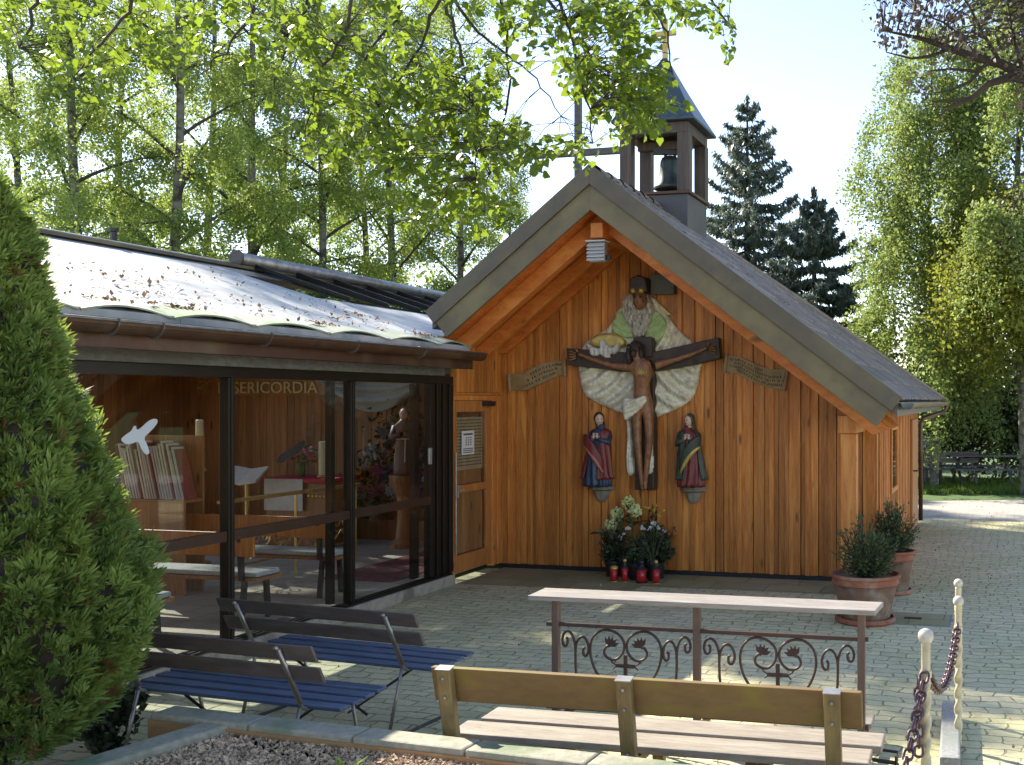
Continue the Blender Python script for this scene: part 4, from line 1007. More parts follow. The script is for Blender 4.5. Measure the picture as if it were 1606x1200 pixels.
# flower bank: individual potted plants on a stepped stand
st = thing('flower_stand', 'dark stepped stand carrying the rows of flowering plants', 'stand', W(-8.6, 13.8, .116))
mb = MB()
for i in range(3): mb.ubox(-9.35, -7.75, 13.3+i*.36, 13.655+i*.36, .117, .40+i*.27)
mb.build('steps', M['inner'], st)
ri = random.Random(9)
kinds = [('pink', 'pink'), ('violet', 'violet'), ('white', 'white'), ('pink', 'deep pink'), ('violet', 'blue violet'), ('orange', 'orange'), ('white', 'cream'), ('pink', 'rose')]
where = ['left', 'middle', 'right']
for i in range(3):
    for j in range(4):
        u_ = -9.15+j*.42+ri.uniform(-.04, .04); v_ = 13.47+i*.36; z_ = .402+i*.27
        kd_ = kinds[(i*4+j*3+i) % 8]
        pl = thing('flowering_plant', '%s flowering potted plant on the %s step of the stand, %s along' % (kd_[1], ['lowest', 'middle', 'top'][i], ['first from the left', 'second', 'third', 'fourth'][j]), 'plant', W(u_, v_, z_), 'flowering plants in the shrine')
        b = np.array(W(u_, v_, z_))
        mb = MB(); mb.lathe([(.065, 0), (.09, .14), (.098, .14), (.098, .165), (.08, .165), (0, .15)], b, 14); mb.build('pot', M['terra'], pl)
        P = b+np.array([0, 0, .28])+rng.normal(size=(130, 3))*np.array([.11, .09, .09]); quads('leaves', leaves(P, .08, .5), M['darkleaf'], pl)
        cc = b+np.array([0, 0, .36])+rng.normal(size=(9, 3))*np.array([.10, .08, .05])
        P = (cc[:, None]+rng.normal(size=(9, 26, 3))*.032).reshape(-1, 3); quads('blossoms', leaves(P, .055, .9), M[kd_[0]], pl)
lt = thing('leafy_plant', 'tall dark leafy plant with orange flowers rising behind the stand', 'plant', W(-8.55, 14.25, .94))
b = np.array(W(-8.55, 14.25, .94))
mb = MB(); mb.lathe([(.10, 0), (.14, .2), (.12, .2), (0, .18)], b, 14); mb.build('pot', M['terra'], lt)
P = b+np.array([0, 0, .62])+rng.normal(size=(900, 3))*np.array([.30, .10, .26]); quads('leaves', leaves(P, .10, .4), M['darkleaf'], lt)
P = b+np.array([0, -.1, .75])+rng.normal(size=(16, 3))*np.array([.2, .08, .14]); P = (P[:, None]+rng.normal(size=(16, 8, 3))*.02).reshape(-1, 3); quads('blossoms', leaves(P, .05, .7), M['orange'], lt)
# friar statue on a pedestal
fu, fz = onv(634, 745, 12.7); _, fz1_ = onv(634, 642, 12.7)
fp = W(fu, 12.7, .116)
pd = thing('pedestal', 'dark turned pedestal under the brown friar statue', 'pedestal', fp)
mb = MB(); mb.lathe([(.2, .001), (.2, .06), (.12, .12), (.09, .4), (.1, fz-.4), (.19, fz-.2), (.2, fz-.118), (0, fz-.118)], fp, 20); mb.build('column', M['inner'], pd, smooth=False)
fs_ = thing('friar_statue', 'brown wooden statue of a friar in a belted habit inside the glass doors', 'statue', W(fu, 12.7, fz))
hh = fz1_-fz; b = W(fu, 12.7, fz)
mb = MB(); k = hh/1.0
fold = lambda a, z: 1+.06*math.sin(a*9)*max(0, 1-z/(.6*k))
mb.lathe([(.165*k, .0), (.16*k, .1*k), (.14*k, .35*k), (.115*k, .55*k), (.14*k, .68*k), (.15*k, .76*k), (.07*k, .83*k), (.05*k, .86*k)], b, 30, 1, .75, fold); mb.build('habit', M['friar'], fs_, smooth=True)
mb = MB(); mb.ball(b+Vector((0, -.02, .92*k)), .075*k, 14, 10, (.85, .95, 1.15)); mb.ball(b+Vector((0, -.085*k, .91*k)), .014*k, 6, 5); mb.build('head', M['face'], fs_, smooth=True)
mb = MB(); mb.ball(b+Vector((0, .005, .945*k)), .08*k, 14, 9, (.9, .95, .95)); mb.build('hair', M['hair'], fs_, smooth=True)
mb = MB(); mb.tube([b+Vector((-.14*k, 0, .74*k)), b+Vector((-.17*k, -.06*k, .58*k)), b+Vector((-.02*k, -.15*k, .62*k))], [.05*k, .055*k, .045*k], 8); mb.tube([b+Vector((.14*k, 0, .74*k)), b+Vector((.17*k, -.06*k, .58*k)), b+Vector((.03*k, -.15*k, .63*k))], [.05*k, .055*k, .045*k], 8); mb.build('sleeves', M['friar'], fs_, smooth=True)
mb = MB(); mb.tube([b+Vector((math.cos(t)*.125*k, math.sin(t)*.098*k, .555*k)) for t in np.linspace(0, 2*PI, 18)[:-1]], .011, 5, True); mb.tube([b+Vector((.05*k, -.10*k, .55*k)), b+Vector((.05*k, -.125*k, .2*k))], .010, 5); mb.build('cord', M['whitecloth'], fs_)

# bird silhouettes stuck on the panes
def bird(outline, name, label, m):
    t = []
    for (px, py) in outline: t.append(onu(px, py, WU+.006))
    mb = MB(); mb.prism(t, lambda v_, z: W(WU+.0062, v_, z), lambda v_, z: W(WU+.0085, v_, z))
    tag(mb.build(name, m, loc=W(WU+.007, t[0][0], t[0][1])), label, 'sticker')
bird(smooth_poly([(188, 690), (196, 682), (206, 676), (209, 668), (213, 668), (214, 675), (221, 671), (232, 660), (243, 656), (248, 660), (243, 669), (232, 680), (225, 687), (231, 699), (235, 711), (228, 714), (220, 702), (217, 692), (206, 696), (197, 697)], 1), 'bird_sticker', 'pale bird silhouette sticker with spread wings on the left pane', M['dovewhite'])
bird(smooth_poly([(434, 725), (440, 714), (450, 707), (462, 702), (470, 693), (477, 690), (479, 696), (472, 706), (464, 713), (452, 718), (443, 727)], 1), 'bird_sticker', 'dark bird silhouette sticker on the middle pane above the altar', M['black'])
bird(smooth_poly([(590, 668), (596, 670), (602, 676), (610, 672), (608, 681), (603, 690), (597, 686), (592, 678)], 1), 'bird_sticker', 'dark bird silhouette sticker on the right pane before the flowers', M['black'])

cu0_, cz_ = onv(280, 785, 9.38); cu1_, cb_ = onv(304, 832, 9.38)
mb = MB(); mb.ubox(cu0_, cu1_, 9.33, 9.337, cb_, 1.03); mb.ubox(cu0_+.01, cu1_, 9.46, 9.467, cb_+.15, 1.03); mb.ubox(cu0_, cu1_, 9.338, 9.459, 1.0, 1.03)
tag(mb.build('linen_cloth', M['whitecloth'], loc=W(cu0_, 9.4, cb_)), 'white linen cloth hung over the rail behind the left pane', 'cloth')
# ---------------------------------------------------------------- carved crucifix group on the gable
V0 = 12.074
cr = thing('crucifix_relief', 'large carved crucifix group with a bearded father in a cream cloak behind the cross', 'relief', W(-4.0, 12.07, 1.2))
rfold = lambda cx, cy, f, amp: (lambda X, Y: amp*np.sin(np.hypot((X-cx)*1.0, (Y-cy)*1.15)*f))
# cloak behind everything
def cl_fold(X, Y):
    r1 = np.hypot(X-1008, (Y-500)*.8)
    low = .034*np.sin(np.hypot(X-905, Y-540)*.30)*(X < 1005)+.034*np.sin(np.hypot(X-1112, Y-540)*.30)*(X >= 1005)
    return np.where(Y > 560, low, .026*np.sin(r1*.42+X*.05))+.005*np.sin(X*.9+Y*.5)*np.sin(Y*.7)
mb = MB()
puff(mb, smooth_poly([(1000, 455), (975, 480), (958, 512), (934, 526), (915, 540), (912, 552), (906, 570), (911, 600), (916, 620), (935, 632), (965, 645), (992, 655), (1006, 658), (1030, 656), (1050, 648), (1080, 634), (1094, 615), (1098, 590), (1103, 566), (1096, 556), (1093, 540), (1070, 522), (1056, 505), (1040, 480), (1022, 462)], 1), V0, .07, 16, fold=cl_fold)
mb.build('cloak', M['cloth'], cr, smooth=True)
mb = MB()
gf = lambda X, Y: .014*np.sin(np.hypot(X-1004, Y-470)*.75)
puff(mb, smooth_poly([(975, 488), (966, 500), (962, 518), (968, 530), (985, 534), (1000, 528), (992, 505), (984, 490)], 1), V0, .035, 8, base=.075, fold=gf)
puff(mb, smooth_poly([(1032, 485), (1044, 498), (1052, 514), (1044, 530), (1028, 540), (1012, 532), (1020, 512), (1026, 495)], 1), V0, .035, 8, base=.075, fold=gf)
mb.build('green_lining', M['greencloth'], cr, smooth=True)
mb = MB(); tri = [onv(*p, 12.03) for p in ((1002, 448), (1054, 494), (962, 494))]
mb.prism(tri, lambda a, b: W(a, 12.073, b), lambda a, b: W(a, 12.045, b)); mb.build('halo_plate', M['gold'], cr, bevel=.006)
# father's head: face, beard, hat
mb = MB(); bf = lambda X, Y: .03*np.sin(X*1.0+np.sin(Y*.33)*2.2)
puff(mb, smooth_poly([(984, 462), (979, 482), (983, 503), (992, 512), (1000, 530), (1010, 532), (1020, 524), (1025, 508), (1031, 492), (1026, 472), (1020, 460)], 1), V0, .10, 14, base=.09, fold=bf)
mb.build('beard', M['beard'], cr, smooth=True)
hu, hz = onv(1003, 470, 11.86)
hp = W(hu, 11.87, hz)
mb = MB(); rd = W(0, 1, 0); rx_ = W(1, 0, 0)
ff = lambda d: 1.0+.10*max(0, -d.dot(rd))**8*(1 if abs(d.z+.1) < .35 else .4)
mb.ball(hp, .10, 20, 16, (.85, .85, 1.25), ff)
mb.build('head', M['skinwood'], cr, smooth=True)
mb = MB()
for s in (-1, 1):
    mb.ball(hp-rd*.085+rx_*s*.035+Vector((0, 0, .025)), .016, 8, 6); mb.bar(hp-rd*.088+rx_*s*.012+Vector((0, 0, .05)), hp-rd*.078+rx_*s*.062+Vector((0, 0, .05)), .014, .014)
mb.build('eyes', M['hair'], cr)
mb = MB(); (c0, zc0), (c1, zc1) = onv(989, 460, 11.9), onv(1018, 434, 11.9)
hat = [(c0, zc0), (c1, zc0), (c1-.02, zc1-.02), ((c0+c1)/2, zc1+.02), (c0+.02, zc1-.02)]
mb.prism(hat, lambda a, b: W(a, 12.05, b), lambda a, b: W(a, 11.82, b)); ht = mb.build('mitre', M['crosswood'], cr, bevel=.02)
mb = MB(); mb.ball(W(c0+.06, 11.815, zc0+.02), .035, 10, 8); mb.ball(W(c1-.07, 11.815, zc0+.02), .035, 10, 8); mb.build('mitre_gold', M['gold'], cr, smooth=True)
# dove with gold halo
mb = MB(); puff(mb, smooth_poly([(930, 535), (942, 525), (962, 522), (980, 527), (988, 536), (984, 546), (960, 548), (936, 545)], 1), V0, .03, 6, base=.135); mb.build('dove_halo', M['gold'], cr, smooth=True)
mb = MB(); wf = lambda X, Y: .012*np.sin(X*.9)+.008*np.sin(Y*1.3)
puff(mb, smooth_poly([(926, 536), (932, 548), (934, 558), (944, 562), (950, 556), (954, 562), (966, 564), (966, 556), (974, 558), (980, 545), (977, 533), (974, 543), (964, 545), (956, 533), (950, 532), (948, 540), (950, 548), (938, 544)], 1), V0, .05, 5, base=.17, fold=wf)
mb.build('dove', M['whitecloth'], cr, smooth=True)
# the cross: upright and the curved arms
mb = MB()
(a0, za0), (a1, za1) = onv(995, 768, 11.97), onv(1030, 530, 11.97)
mb.ubox(a0+.02, a1-.02, 11.93, 12.073, za0, za1); mb.build('cross_upright', M['crosswood'], cr, bevel=.01)
arm = [(889, 546), (930, 549), (975, 552), (1000, 556), (1030, 551), (1075, 541), (1127, 529), (1130, 562), (1085, 573), (1035, 582), (1003, 584), (970, 583), (930, 577), (891, 573)]
mb = MB(); ap = [onv(x, y, 11.92) for x, y in arm]
mb.prism(ap, lambda a, b: W(a, 12.04, b), lambda a, b: W(a, 11.905, b)); mb.build('cross_arms', M['crosswood'], cr, bevel=.008)
mb = MB(); (b0, zb0), (b1, zb1) = onv(990, 562, 11.87), onv(1022, 528, 11.87)
mb.ubox(b0+.02, b1, 11.88, 11.904, zb0+.02, zb1); mb.build('title_board', M['crosswood'], cr, bevel=.006)
# the body, one continuous surface
def jp(px, py, off): u_, z_ = onv(px, py, V0-off); return W(u_, V0-off, z_)
J = [(jp(1007, 628, .22), .115, .085), (jp(1006, 610, .23), .10, .08), (jp(1007, 590, .24), .125, .095), (jp(1008, 574, .235), .12, .08), (jp(1001, 563, .245), .045, .045), (jp(996, 553, .26), .055, .06), (jp(996, 545, .26), .05, .055),
     (jp(985, 576, .22), .055, .05), (jp(958, 573, .215), .04, .035), (jp(930, 564, .205), .03, .028), (jp(906, 555, .195), .026, .02),
     (jp(1030, 573, .22), .055, .05), (jp(1057, 565, .215), .04, .035), (jp(1085, 556, .205), .03, .028), (jp(1110, 545, .195), .026, .02),
     (jp(999, 645, .22), .075, .07), (jp(1000, 690, .23), .052, .05), (jp(1004, 735, .21), .034, .034), (jp(1007, 758, .20), .028, .03), (jp(1008, 769, .235), .026, .018),
     (jp(1017, 645, .22), .075, .07), (jp(1019, 690, .24), .052, .05), (jp(1014, 735, .215), .034, .034), (jp(1012, 756, .205), .028, .03), (jp(1012, 768, .25), .026, .018)]
E = [(0, 1), (1, 2), (2, 3), (3, 4), (4, 5), (5, 6), (3, 7), (7, 8), (8, 9), (9, 10), (3, 11), (11, 12), (12, 13), (13, 14), (0, 15), (15, 16), (16, 17), (17, 18), (18, 19), (0, 20), (20, 21), (21, 22), (22, 23), (23, 24)]
skin_body('body', J, E, M['skinwood'], cr)
for (hx, hy, s) in ((906, 555, -1), (1110, 545, 1)):
    mb = MB()
    for k in range(4):
        p0 = jp(hx+s*3, hy-1+k*2.6, .20); mb.tube([p0, p0+rx_*s*.05+Vector((0, 0, .02-.012*k)), p0+rx_*s*.075-rd*.02+Vector((0, 0, .02-.014*k))], [.011, .010, .007], 6)
    p0 = jp(hx, hy-3, .20); mb.tube([p0, p0+rx_*s*.02+Vector((0, 0, .04))-rd*.015], [.012, .009], 6)
    mb.build('fingers', M['skinwood'], cr, smooth=True)
hd = jp(996, 548, .265)
mb = MB(); mb.ball(hd+rd*.015+Vector((0, 0, .02)), .082, 16, 11, (.92, .85, 1.1)); mb.tube([hd+rx_*-.07+Vector((0, 0, .02)), hd+rx_*-.085+Vector((0, 0, -.09)), hd+rx_*-.06-rd*.02+Vector((0, 0, -.17))], [.035, .04, .015], 8); mb.tube([hd+rx_*.06+Vector((0, 0, .02)), hd+rx_*.08+Vector((0, 0, -.08)), hd+rx_*.07+Vector((0, 0, -.14))], [.03, .03, .012], 8)
mb.build('hair', M['hair'], cr, smooth=True)
mb = MB(); mb.ball(hd-rd*.055+Vector((0, 0, -.05)), .042, 10, 8, (.9, .7, 1.2)); mb.build('chin_beard', M['hair'], cr, smooth=True)
mb = MB(); mb.tube([hd+Vector((0, 0, .045))+rx_*math.cos(t)*.088+rd*math.sin(t)*.082+Vector((0, 0, .008*math.sin(t*5))) for t in np.linspace(0, 2*PI, 20)[:-1]], .014, 6, True); mb.build('thorn_crown', M['crosswood'], cr)
mb = MB()
for k in range(9):
    t = PI*k/8*1.15-.3; p = jp(1006, 586, .335); mb.tube([p, p+rx_*math.cos(t)*.085+Vector((0, 0, math.sin(t)*.07))-rd*.0], [.010, .003], 5)
mb.ball(jp(1006, 586, .335), .022, 8, 6); mb.build('radiant_heart', M['gold'], cr)
# loincloth and hanging sashes
mb = MB(); lf = lambda X, Y: .022*np.sin((Y-610)*.55+(X-990)*.22)
puff(mb, smooth_poly([(990, 622), (1006, 626), (1024, 618), (1028, 628), (1020, 640), (1006, 652), (992, 662), (989, 645)], 1), V0, .06, 8, base=.27, fold=lf); mb.build('loincloth', M['cloth'], cr, smooth=True)
mb = MB(); sf_ = lambda X, Y: .02*np.sin(X*1.2+np.sin(Y*.15))
puff(mb, smooth_poly([(990, 650), (996, 655), (997, 700), (1001, 738), (999, 744), (991, 746), (989, 715), (991, 690)], 1), V0, .04, 4, base=.145, fold=sf_)
puff(mb, smooth_poly([(1023, 648), (1030, 645), (1031, 700), (1032, 735), (1029, 743), (1021, 742), (1021, 700)], 1), V0, .04, 4, base=.145, fold=sf_)
mb.build('hanging_sash', M['cloth'], cr, smooth=True)

# inscribed scrolls
def scroll(name, label, pts, rows):
    top = [onv(*p, 12.05) for p in pts[0]]; bot = [onv(*p, 12.05) for p in pts[1]]
    t = thing(name, label, 'scroll', W(top[0][0], 12.05, bot[0][1]), 'inscribed scrolls')
    n = 24
    def ip(pl, s):
        x = s*(len(pl)-1); i = min(int(x), len(pl)-2); f = x-i; f = f*f*(3-2*f)*.5+f*.5
        return (pl[i][0]+(pl[i+1][0]-pl[i][0])*f, pl[i][1]+(pl[i+1][1]-pl[i][1])*f)
    bulge = lambda s: 12.04-.02*math.sin(s*2*PI)
    mb = MB(); vs = []
    for k in range(n+1):
        s = k/n; a, b = ip(top, s), ip(bot, s); v_ = bulge(s)
        vs += [W(a[0], v_, a[1]), W(b[0], v_, b[1]), W(a[0], v_+.03, a[1]), W(b[0], v_+.03, b[1])]
    fs = []
    for k in range(n):
        o = k*4; fs += [(o, o+1, o+5, o+4), (o+2, o+6, o+7, o+3), (o, o+4, o+6, o+2), (o+1, o+3, o+7, o+5)]
    fs += [(0, 2, 3, 1), (n*4, n*4+1, n*4+3, n*4+2)]
    mb.add(vs, fs)
    for s in (0, 1):
        a, b = ip(top, s), ip(bot, s); mb.tube([W(a[0], 12.03, a[1]+.015), W(b[0], 12.03, b[1]-.015)], .022, 8)
    rb_ = mb.build('ribbon', M['scroll'], t, smooth=False)
    mb = MB()
    for r_, (s0_, s1_) in enumerate(rows):
        f = (r_+1)/(len(rows)+1); s = s0_
        while s < s1_:
            ln = rnd.uniform(.012, .03); 
            def pt(q, dz): a, b = ip(top, q), ip(bot, q); return W(a[0]+(b[0]-a[0])*f, bulge(q)-.003, a[1]+(b[1]-a[1])*f+dz)
            h_ = rnd.choice([.024, .032, .028]); 
            mb.bar(pt(s, 0), pt(s+ln*.45, rnd.uniform(-.004, .004)), .005, h_)
            s += ln+.006
            if rnd.random() < .16: s += .02
    mb.build('lettering', M['ink'], t)
scroll('inscribed_scroll', 'carved scroll with dark lettering left of the crucifix', ([(799, 588), (822, 586), (850, 570), (870, 566), (886, 566)], [(801, 613), (828, 612), (855, 599), (872, 590), (887, 588)]), [(.35, .9), (.3, .8), (.2, .7)])
scroll('inscribed_scroll', 'carved scroll with dark lettering right of the crucifix', ([(1140, 557), (1162, 560), (1190, 573), (1210, 580), (1236, 578)], [(1137, 583), (1160, 587), (1186, 602), (1206, 609), (1230, 611)]), [(.08, .6), (.15, .9), (.1, .95), (.2, .95)])

# the two painted saints on stone consoles
def console(px, py0, py1, hw, label):
    u_, zt = onv(px, py0, 11.95); _, zb = onv(px, py1, 11.95); b = W(u_, 12.073, 0)
    t = thing('console', label, 'wall bracket', W(u_, 12.05, zb), 'stone consoles')
    mb = MB(); prof = [(hw*.25, zb), (hw*.4, zb+.03), (hw*.55, zb+.09), (hw*.62, zb+.13), (hw*.98, zb+.155), (hw, zb+.175), (hw*.92, zt-.02), (hw*.92, zt)]
    n = 16; vs = []; fs = []
    for (r_, z_) in prof:
        for k in range(n+1):
            a = PI*k/n; lob = 1+.05*math.cos(a*6); vs.append(W(u_+math.cos(a)*r_*lob, 12.073-math.sin(a)*r_*.95*lob, z_))
    m_ = len(prof); w_ = n+1
    for i in range(m_-1):
        for k in range(n): fs.append((i*w_+k, i*w_+k+1, (i+1)*w_+k+1, (i+1)*w_+k))
        fs.append((i*w_, (i+1)*w_, (i+1)*w_+n, i*w_+n))
    fs += [tuple(range(w_)), tuple((m_-1)*w_+k for k in range(n, -1, -1))]
    mb.add(vs, fs); mb.build('bracket', M['stone'], t)
    return u_, zt
def saint(px, py0, py1, lean, robe, cloak, hem, hairm, label, veil, flip):
    u_, zb = onv(px, py0, 11.9); _, zt = onv(px, py1, 11.9); h = zt-zb
    b = W(u_, 11.93, zb); t = thing('saint_statue', label, 'statue', b, 'painted saints')
    f = flip
    def L(x, y, z): return b+rx_*(x*h)+rd*(y*h)+Vector((0, 0, z*h))
    n = 72; rows0 = [(.00, .175, .135, 0), (.06, .185, .14, 0), (.2, .165, .125, .0), (.38, .15, .115, .01*f), (.52, .135, .10, .02*f), (.60, .13, .10, .02*f), (.68, .14, .10, .03*f), (.745, .13, .085, .035*f), (.79, .075, .06, .045*f), (.825, .04, .045, .055*f), (.85, .04, .045, .06*f)]
    zs_ = np.linspace(0, .85, 26); ra_ = np.array(rows0); rows = [(float(z),)+tuple(float(np.interp(z, ra_[:, 0], ra_[:, c])) for c in (1, 2, 3)) for z in zs_]
    def shell(mb, rows, amp, a0=0, a1=2*PI, grow=1.0, freq=11, closed=True):
        vs = []; fs = []; m_ = len(rows); w_ = n if closed else n+1
        for i, (z, rxr, ryr, off) in enumerate(rows):
            for k in range(w_):
                a = a0+(a1-a0)*k/n; fo = 1+amp*math.sin(a*freq+z*7*f)*max(.15, 1-z*1.15)
                fo += .03*math.sin(a*23+z*16)*max(.2, 1-z); vs.append(L(off+rxr*grow*fo*math.cos(a), ryr*grow*fo*math.sin(a), z))
        for i in range(m_-1):
            for k in range(n):
                k2 = (k+1) % w_ if closed else k+1; fs.append((i*w_+k, i*w_+k2, (i+1)*w_+k2, (i+1)*w_+k))
        if closed: fs += [tuple(range(n-1, -1, -1)), tuple((m_-1)*n+k for k in range(n))]
        mb.add(vs, fs)
    mb = MB(); shell(mb, rows, .13); mb.build('robe', robe, t, smooth=True)
    # cloak wraps the back and one side, open at the front
    mb = MB(); crow = [(z, rxr*1.16+.01, ryr*1.14+.01, off) for (z, rxr, ryr, off) in rows if .10 < z < .80]
    shell(mb, crow, .13, -PI*.42 if f > 0 else -PI*.20, PI*1.20 if f > 0 else PI*1.42, 1.0, 9, False)
    ck = mb.build('cloak', cloak, t, smooth=True); so_ = ck.modifiers.new('thickness', 'SOLIDIFY'); so_.thickness = .014
    # sash of cloak thrown diagonally across the front, with a coloured hem
    mb = MB(); mh = MB()
    for j in range(5):
        p = []
        for k in range(9):
            q = k/8; p.append(L(-f*(.15-.27*q), -.115-.045*math.sin(PI*q), .70-.36*q-.035*j+.05*math.sin(PI*q)))
        (mh if j == 4 else mb).tube(p, [.022*h+.012*h*math.sin(PI*q/8) for q in range(9)], 7)
    mb.build('sash', cloak, t, smooth=True); mh.build('hem', hem, t, smooth=True)
    # head, neck, hands as one carved body
    hc = Vector((lean, -.02, .915))
    mb = MB(); face = W(math.sin(.5*f), -math.cos(.5*f), -.12).normalized()
    def ff(d):
        q = d.dot(face); side = d.dot(Vector((0, 0, 1)))
        return 1.0+.13*max(0, q)**26-.05*max(0, q)**6*(1 if .05 < side < .3 else 0)+.04*max(0, q)**4*(1 if side < -.5 else 0)
    mb.ball(L(*hc), .068*h, 22, 18, (.86, .92, 1.18), ff)
    mb.tube([L(.045*f, 0, .80), L(lean*.9, -.005, .87)], [.042*h, .036*h], 10)
    hd_ = mb.build('head', M['face'], t, smooth=True)
    mb = MB()
    side_ = face.cross(Vector((0, 0, 1))).normalized()
    for s in (-1, 1): mb = MB(); mb.ball(L(*hc)+face*.062*h+side_*s*.024*h+Vector((0, 0, .012*h)), .0085*h, 6, 5); mb.build('eye', M['hair'], t)
    mb = MB()
    mb.bar(L(*hc)+face*.066*h-side_*.014*h-Vector((0, 0, .035*h)), L(*hc)+face*.066*h+side_*.014*h-Vector((0, 0, .035*h)), .006, .006); mb.build('mouth', M['hair'], t)
    mb = MB(); bk_ = -face
    mb.ball(L(*hc)+bk_*.018*h+Vector((0, 0, .012*h)), .078*h, 16, 12, (.95, .95, 1.15), lambda d: 1-.25*max(0, d.dot(face))**2)
    mb.tube([L(*hc)+bk_*.05*h, L(lean*.8, .05, .84), L(lean*.5, .065, .74)], [.06*h, .065*h, .04*h if not veil else .10*h], 10)
    mb.build('veil' if veil else 'hair', cloak if veil else hairm, t, smooth=True)
    # forearms folded at the breast, hands with fingers
    mb = MB()
    for s in (-1, 1):
        mb.tube([L(.03*f+s*.125, -.02, .71), L(.03*f+s*.15, -.06, .60), L(.02*f+s*.03, -.135, .655)], [.042*h, .046*h, .032*h], 9)
    mb.build('sleeves', cloak if f < 0 else robe, t, smooth=True)
    mb = MB()
    for s in (-1, 1):
        w0 = L(.02*f+s*.03, -.14, .66); mb.tube([w0, w0+Vector((0, 0, .045*h))-rx_*s*.012*h], [.02*h, .018*h], 8)
        for k in range(4): p0 = w0+Vector((0, 0, .045*h))+rx_*(k-1.5)*.009*h; mb.tube([p0, p0+Vector((0, 0, (.032-.004*abs(k-1.5))*h))-rx_*s*.012*h], [.0055*h, .0045*h], 5)
        mb.tube([w0+rx_*s*.018*h, w0+rx_*s*.03*h+Vector((0, 0, .03*h))], [.007*h, .005*h], 5)
    mb.build('hands', M['face'], t, smooth=True)
    mb = MB()
    for s in (-1, 1): mb = MB(); mb.ball(L(s*.06, -.13, .012), .03*h, 8, 6, (1, 1.5, .6)); mb.build('shoe', M['hair'], t)
cu0, cz0 = console(938, 763, 788, .165, 'grey stone console under the blue robed saint')
cu1, cz1 = console(1083, 764, 791, .165, 'grey stone console under the red robed saint')
saint(936, 763, 648, .03, M['bluerobe'], M['redrobe'], M['pinkrim'], M['hair'], 'painted statue in blue robe and dark red cloak left of the cross', False, 1)
saint(1083, 764, 650, -.03, M['redrobe'], M['darkgreen'], M['gold'], M['hair'], 'painted statue in red robe and dark green cloak right of the cross', True, -1)
# ---------------------------------------------------------------- furniture of the forecourt
# long wooden bench (its back to the viewer)
def uvz(px, py, z):
    p = ground(px, py, z); return UV(p)
def frame(px0, py0, px1, py1, z):
    a, b = ground(px0, py0, z), ground(px1, py1, z); x = (b-a); L = x.length; x = x.normalized(); y = Vector((-x.y, x.x, 0)); return Vector((a.x, a.y, 0)), x, y, L
A, X_, Y_, L_ = frame(675, 1046, 1351, 1087, .77)
bench = thing('wooden_bench', 'long weathered wooden bench with a mossy backrest plank seen from behind', 'bench', A+X_*L_/2)
def Bf(x, y, z): return A+X_*x+Y_*y+Vector((0, 0, z))
mb = MB(); lean = .06
mb.hexa([Bf(0, .05, .59), Bf(L_, .05, .59), Bf(L_, .095, .59), Bf(0, .095, .59), Bf(0, 0, .77), Bf(L_, 0, .77), Bf(L_, .045, .77), Bf(0, .045, .77)]); mb.build('backrest', M['benchback'], bench, bevel=.006)
xs = [L_*(705-675)/(1351-675), L_*.478, L_*(1310-675)/(1351-675)]
for x in xs:
    mb = MB(); mb.bar(Bf(x, .13, .0), Bf(x, -.035, .775), .075, .05, up=-Y_); pb = mb.build('back_post', M['benchpost'], bench, bevel=.006)
    mb = MB(); mb.bar(Bf(x, -.034, .776), Bf(x, -.035, .781), .08, .056, up=-Y_); mb.build('cap', M['galv'], pb)
    mb = MB()
    for z in (.73, .63, .40): mb.ball(Bf(x, .13-.165*z/.775-.03, z), .010, 8, 5)
    mb.build('bolts', M['galv'], pb)
for y0 in (.15, .41):
    mb = MB(); mb.box(.07 if y0 > .3 else .02, L_+.06 if y0 > .3 else L_+.02, y0, y0+.215, .36, .40, Bf); mb.build('seat_plank', M['seat'], bench, bevel=.008)
for x in xs+[L_*.25, L_*.74]:
    if x in xs:
        mb = MB(); mb.bar(Bf(x, .10, .335), Bf(x, .64, .335), .05, .045); mb.build('seat_bearer', M['benchpost'], bench)
    mb = MB(); mb.bar(Bf(x+.0, .52, .31), Bf(x, .60, .0), .06, .05, up=Y_); mb.build('leg', M['benchpost'], bench, bevel=.004)
    if x not in xs:
        mb = MB(); mb.bar(Bf(x, .25, .34), Bf(x, .22, .0), .06, .05, up=Y_); mb.build('leg', M['benchpost'], bench, bevel=.004)
        mb = MB(); mb.bar(Bf(x+.04, .30, .33), Bf(x+.30, .30, .04), .04, .04, up=Y_); mb.bar(Bf(x+.04, .28, .33), Bf(x-.18, .28, .05), .035, .035, up=Y_); mb.build('brace', M['benchpost'], bench)
# bag hook frame at the right end
mb = MB(); e = Bf(L_+.06, .45, .36)
for z in (.34, .28, .22): mb.tube([Bf(L_, .40, z), Bf(L_+.13, .40, z-.01), Bf(L_+.13, .55, z-.01), Bf(L_, .55, z)], .008, 5)
mb.tube([Bf(L_+.13, .40, .36), Bf(L_+.13, .40, .2)], .008, 5); mb.build('wire_rack', M['thinsteel'], bench)

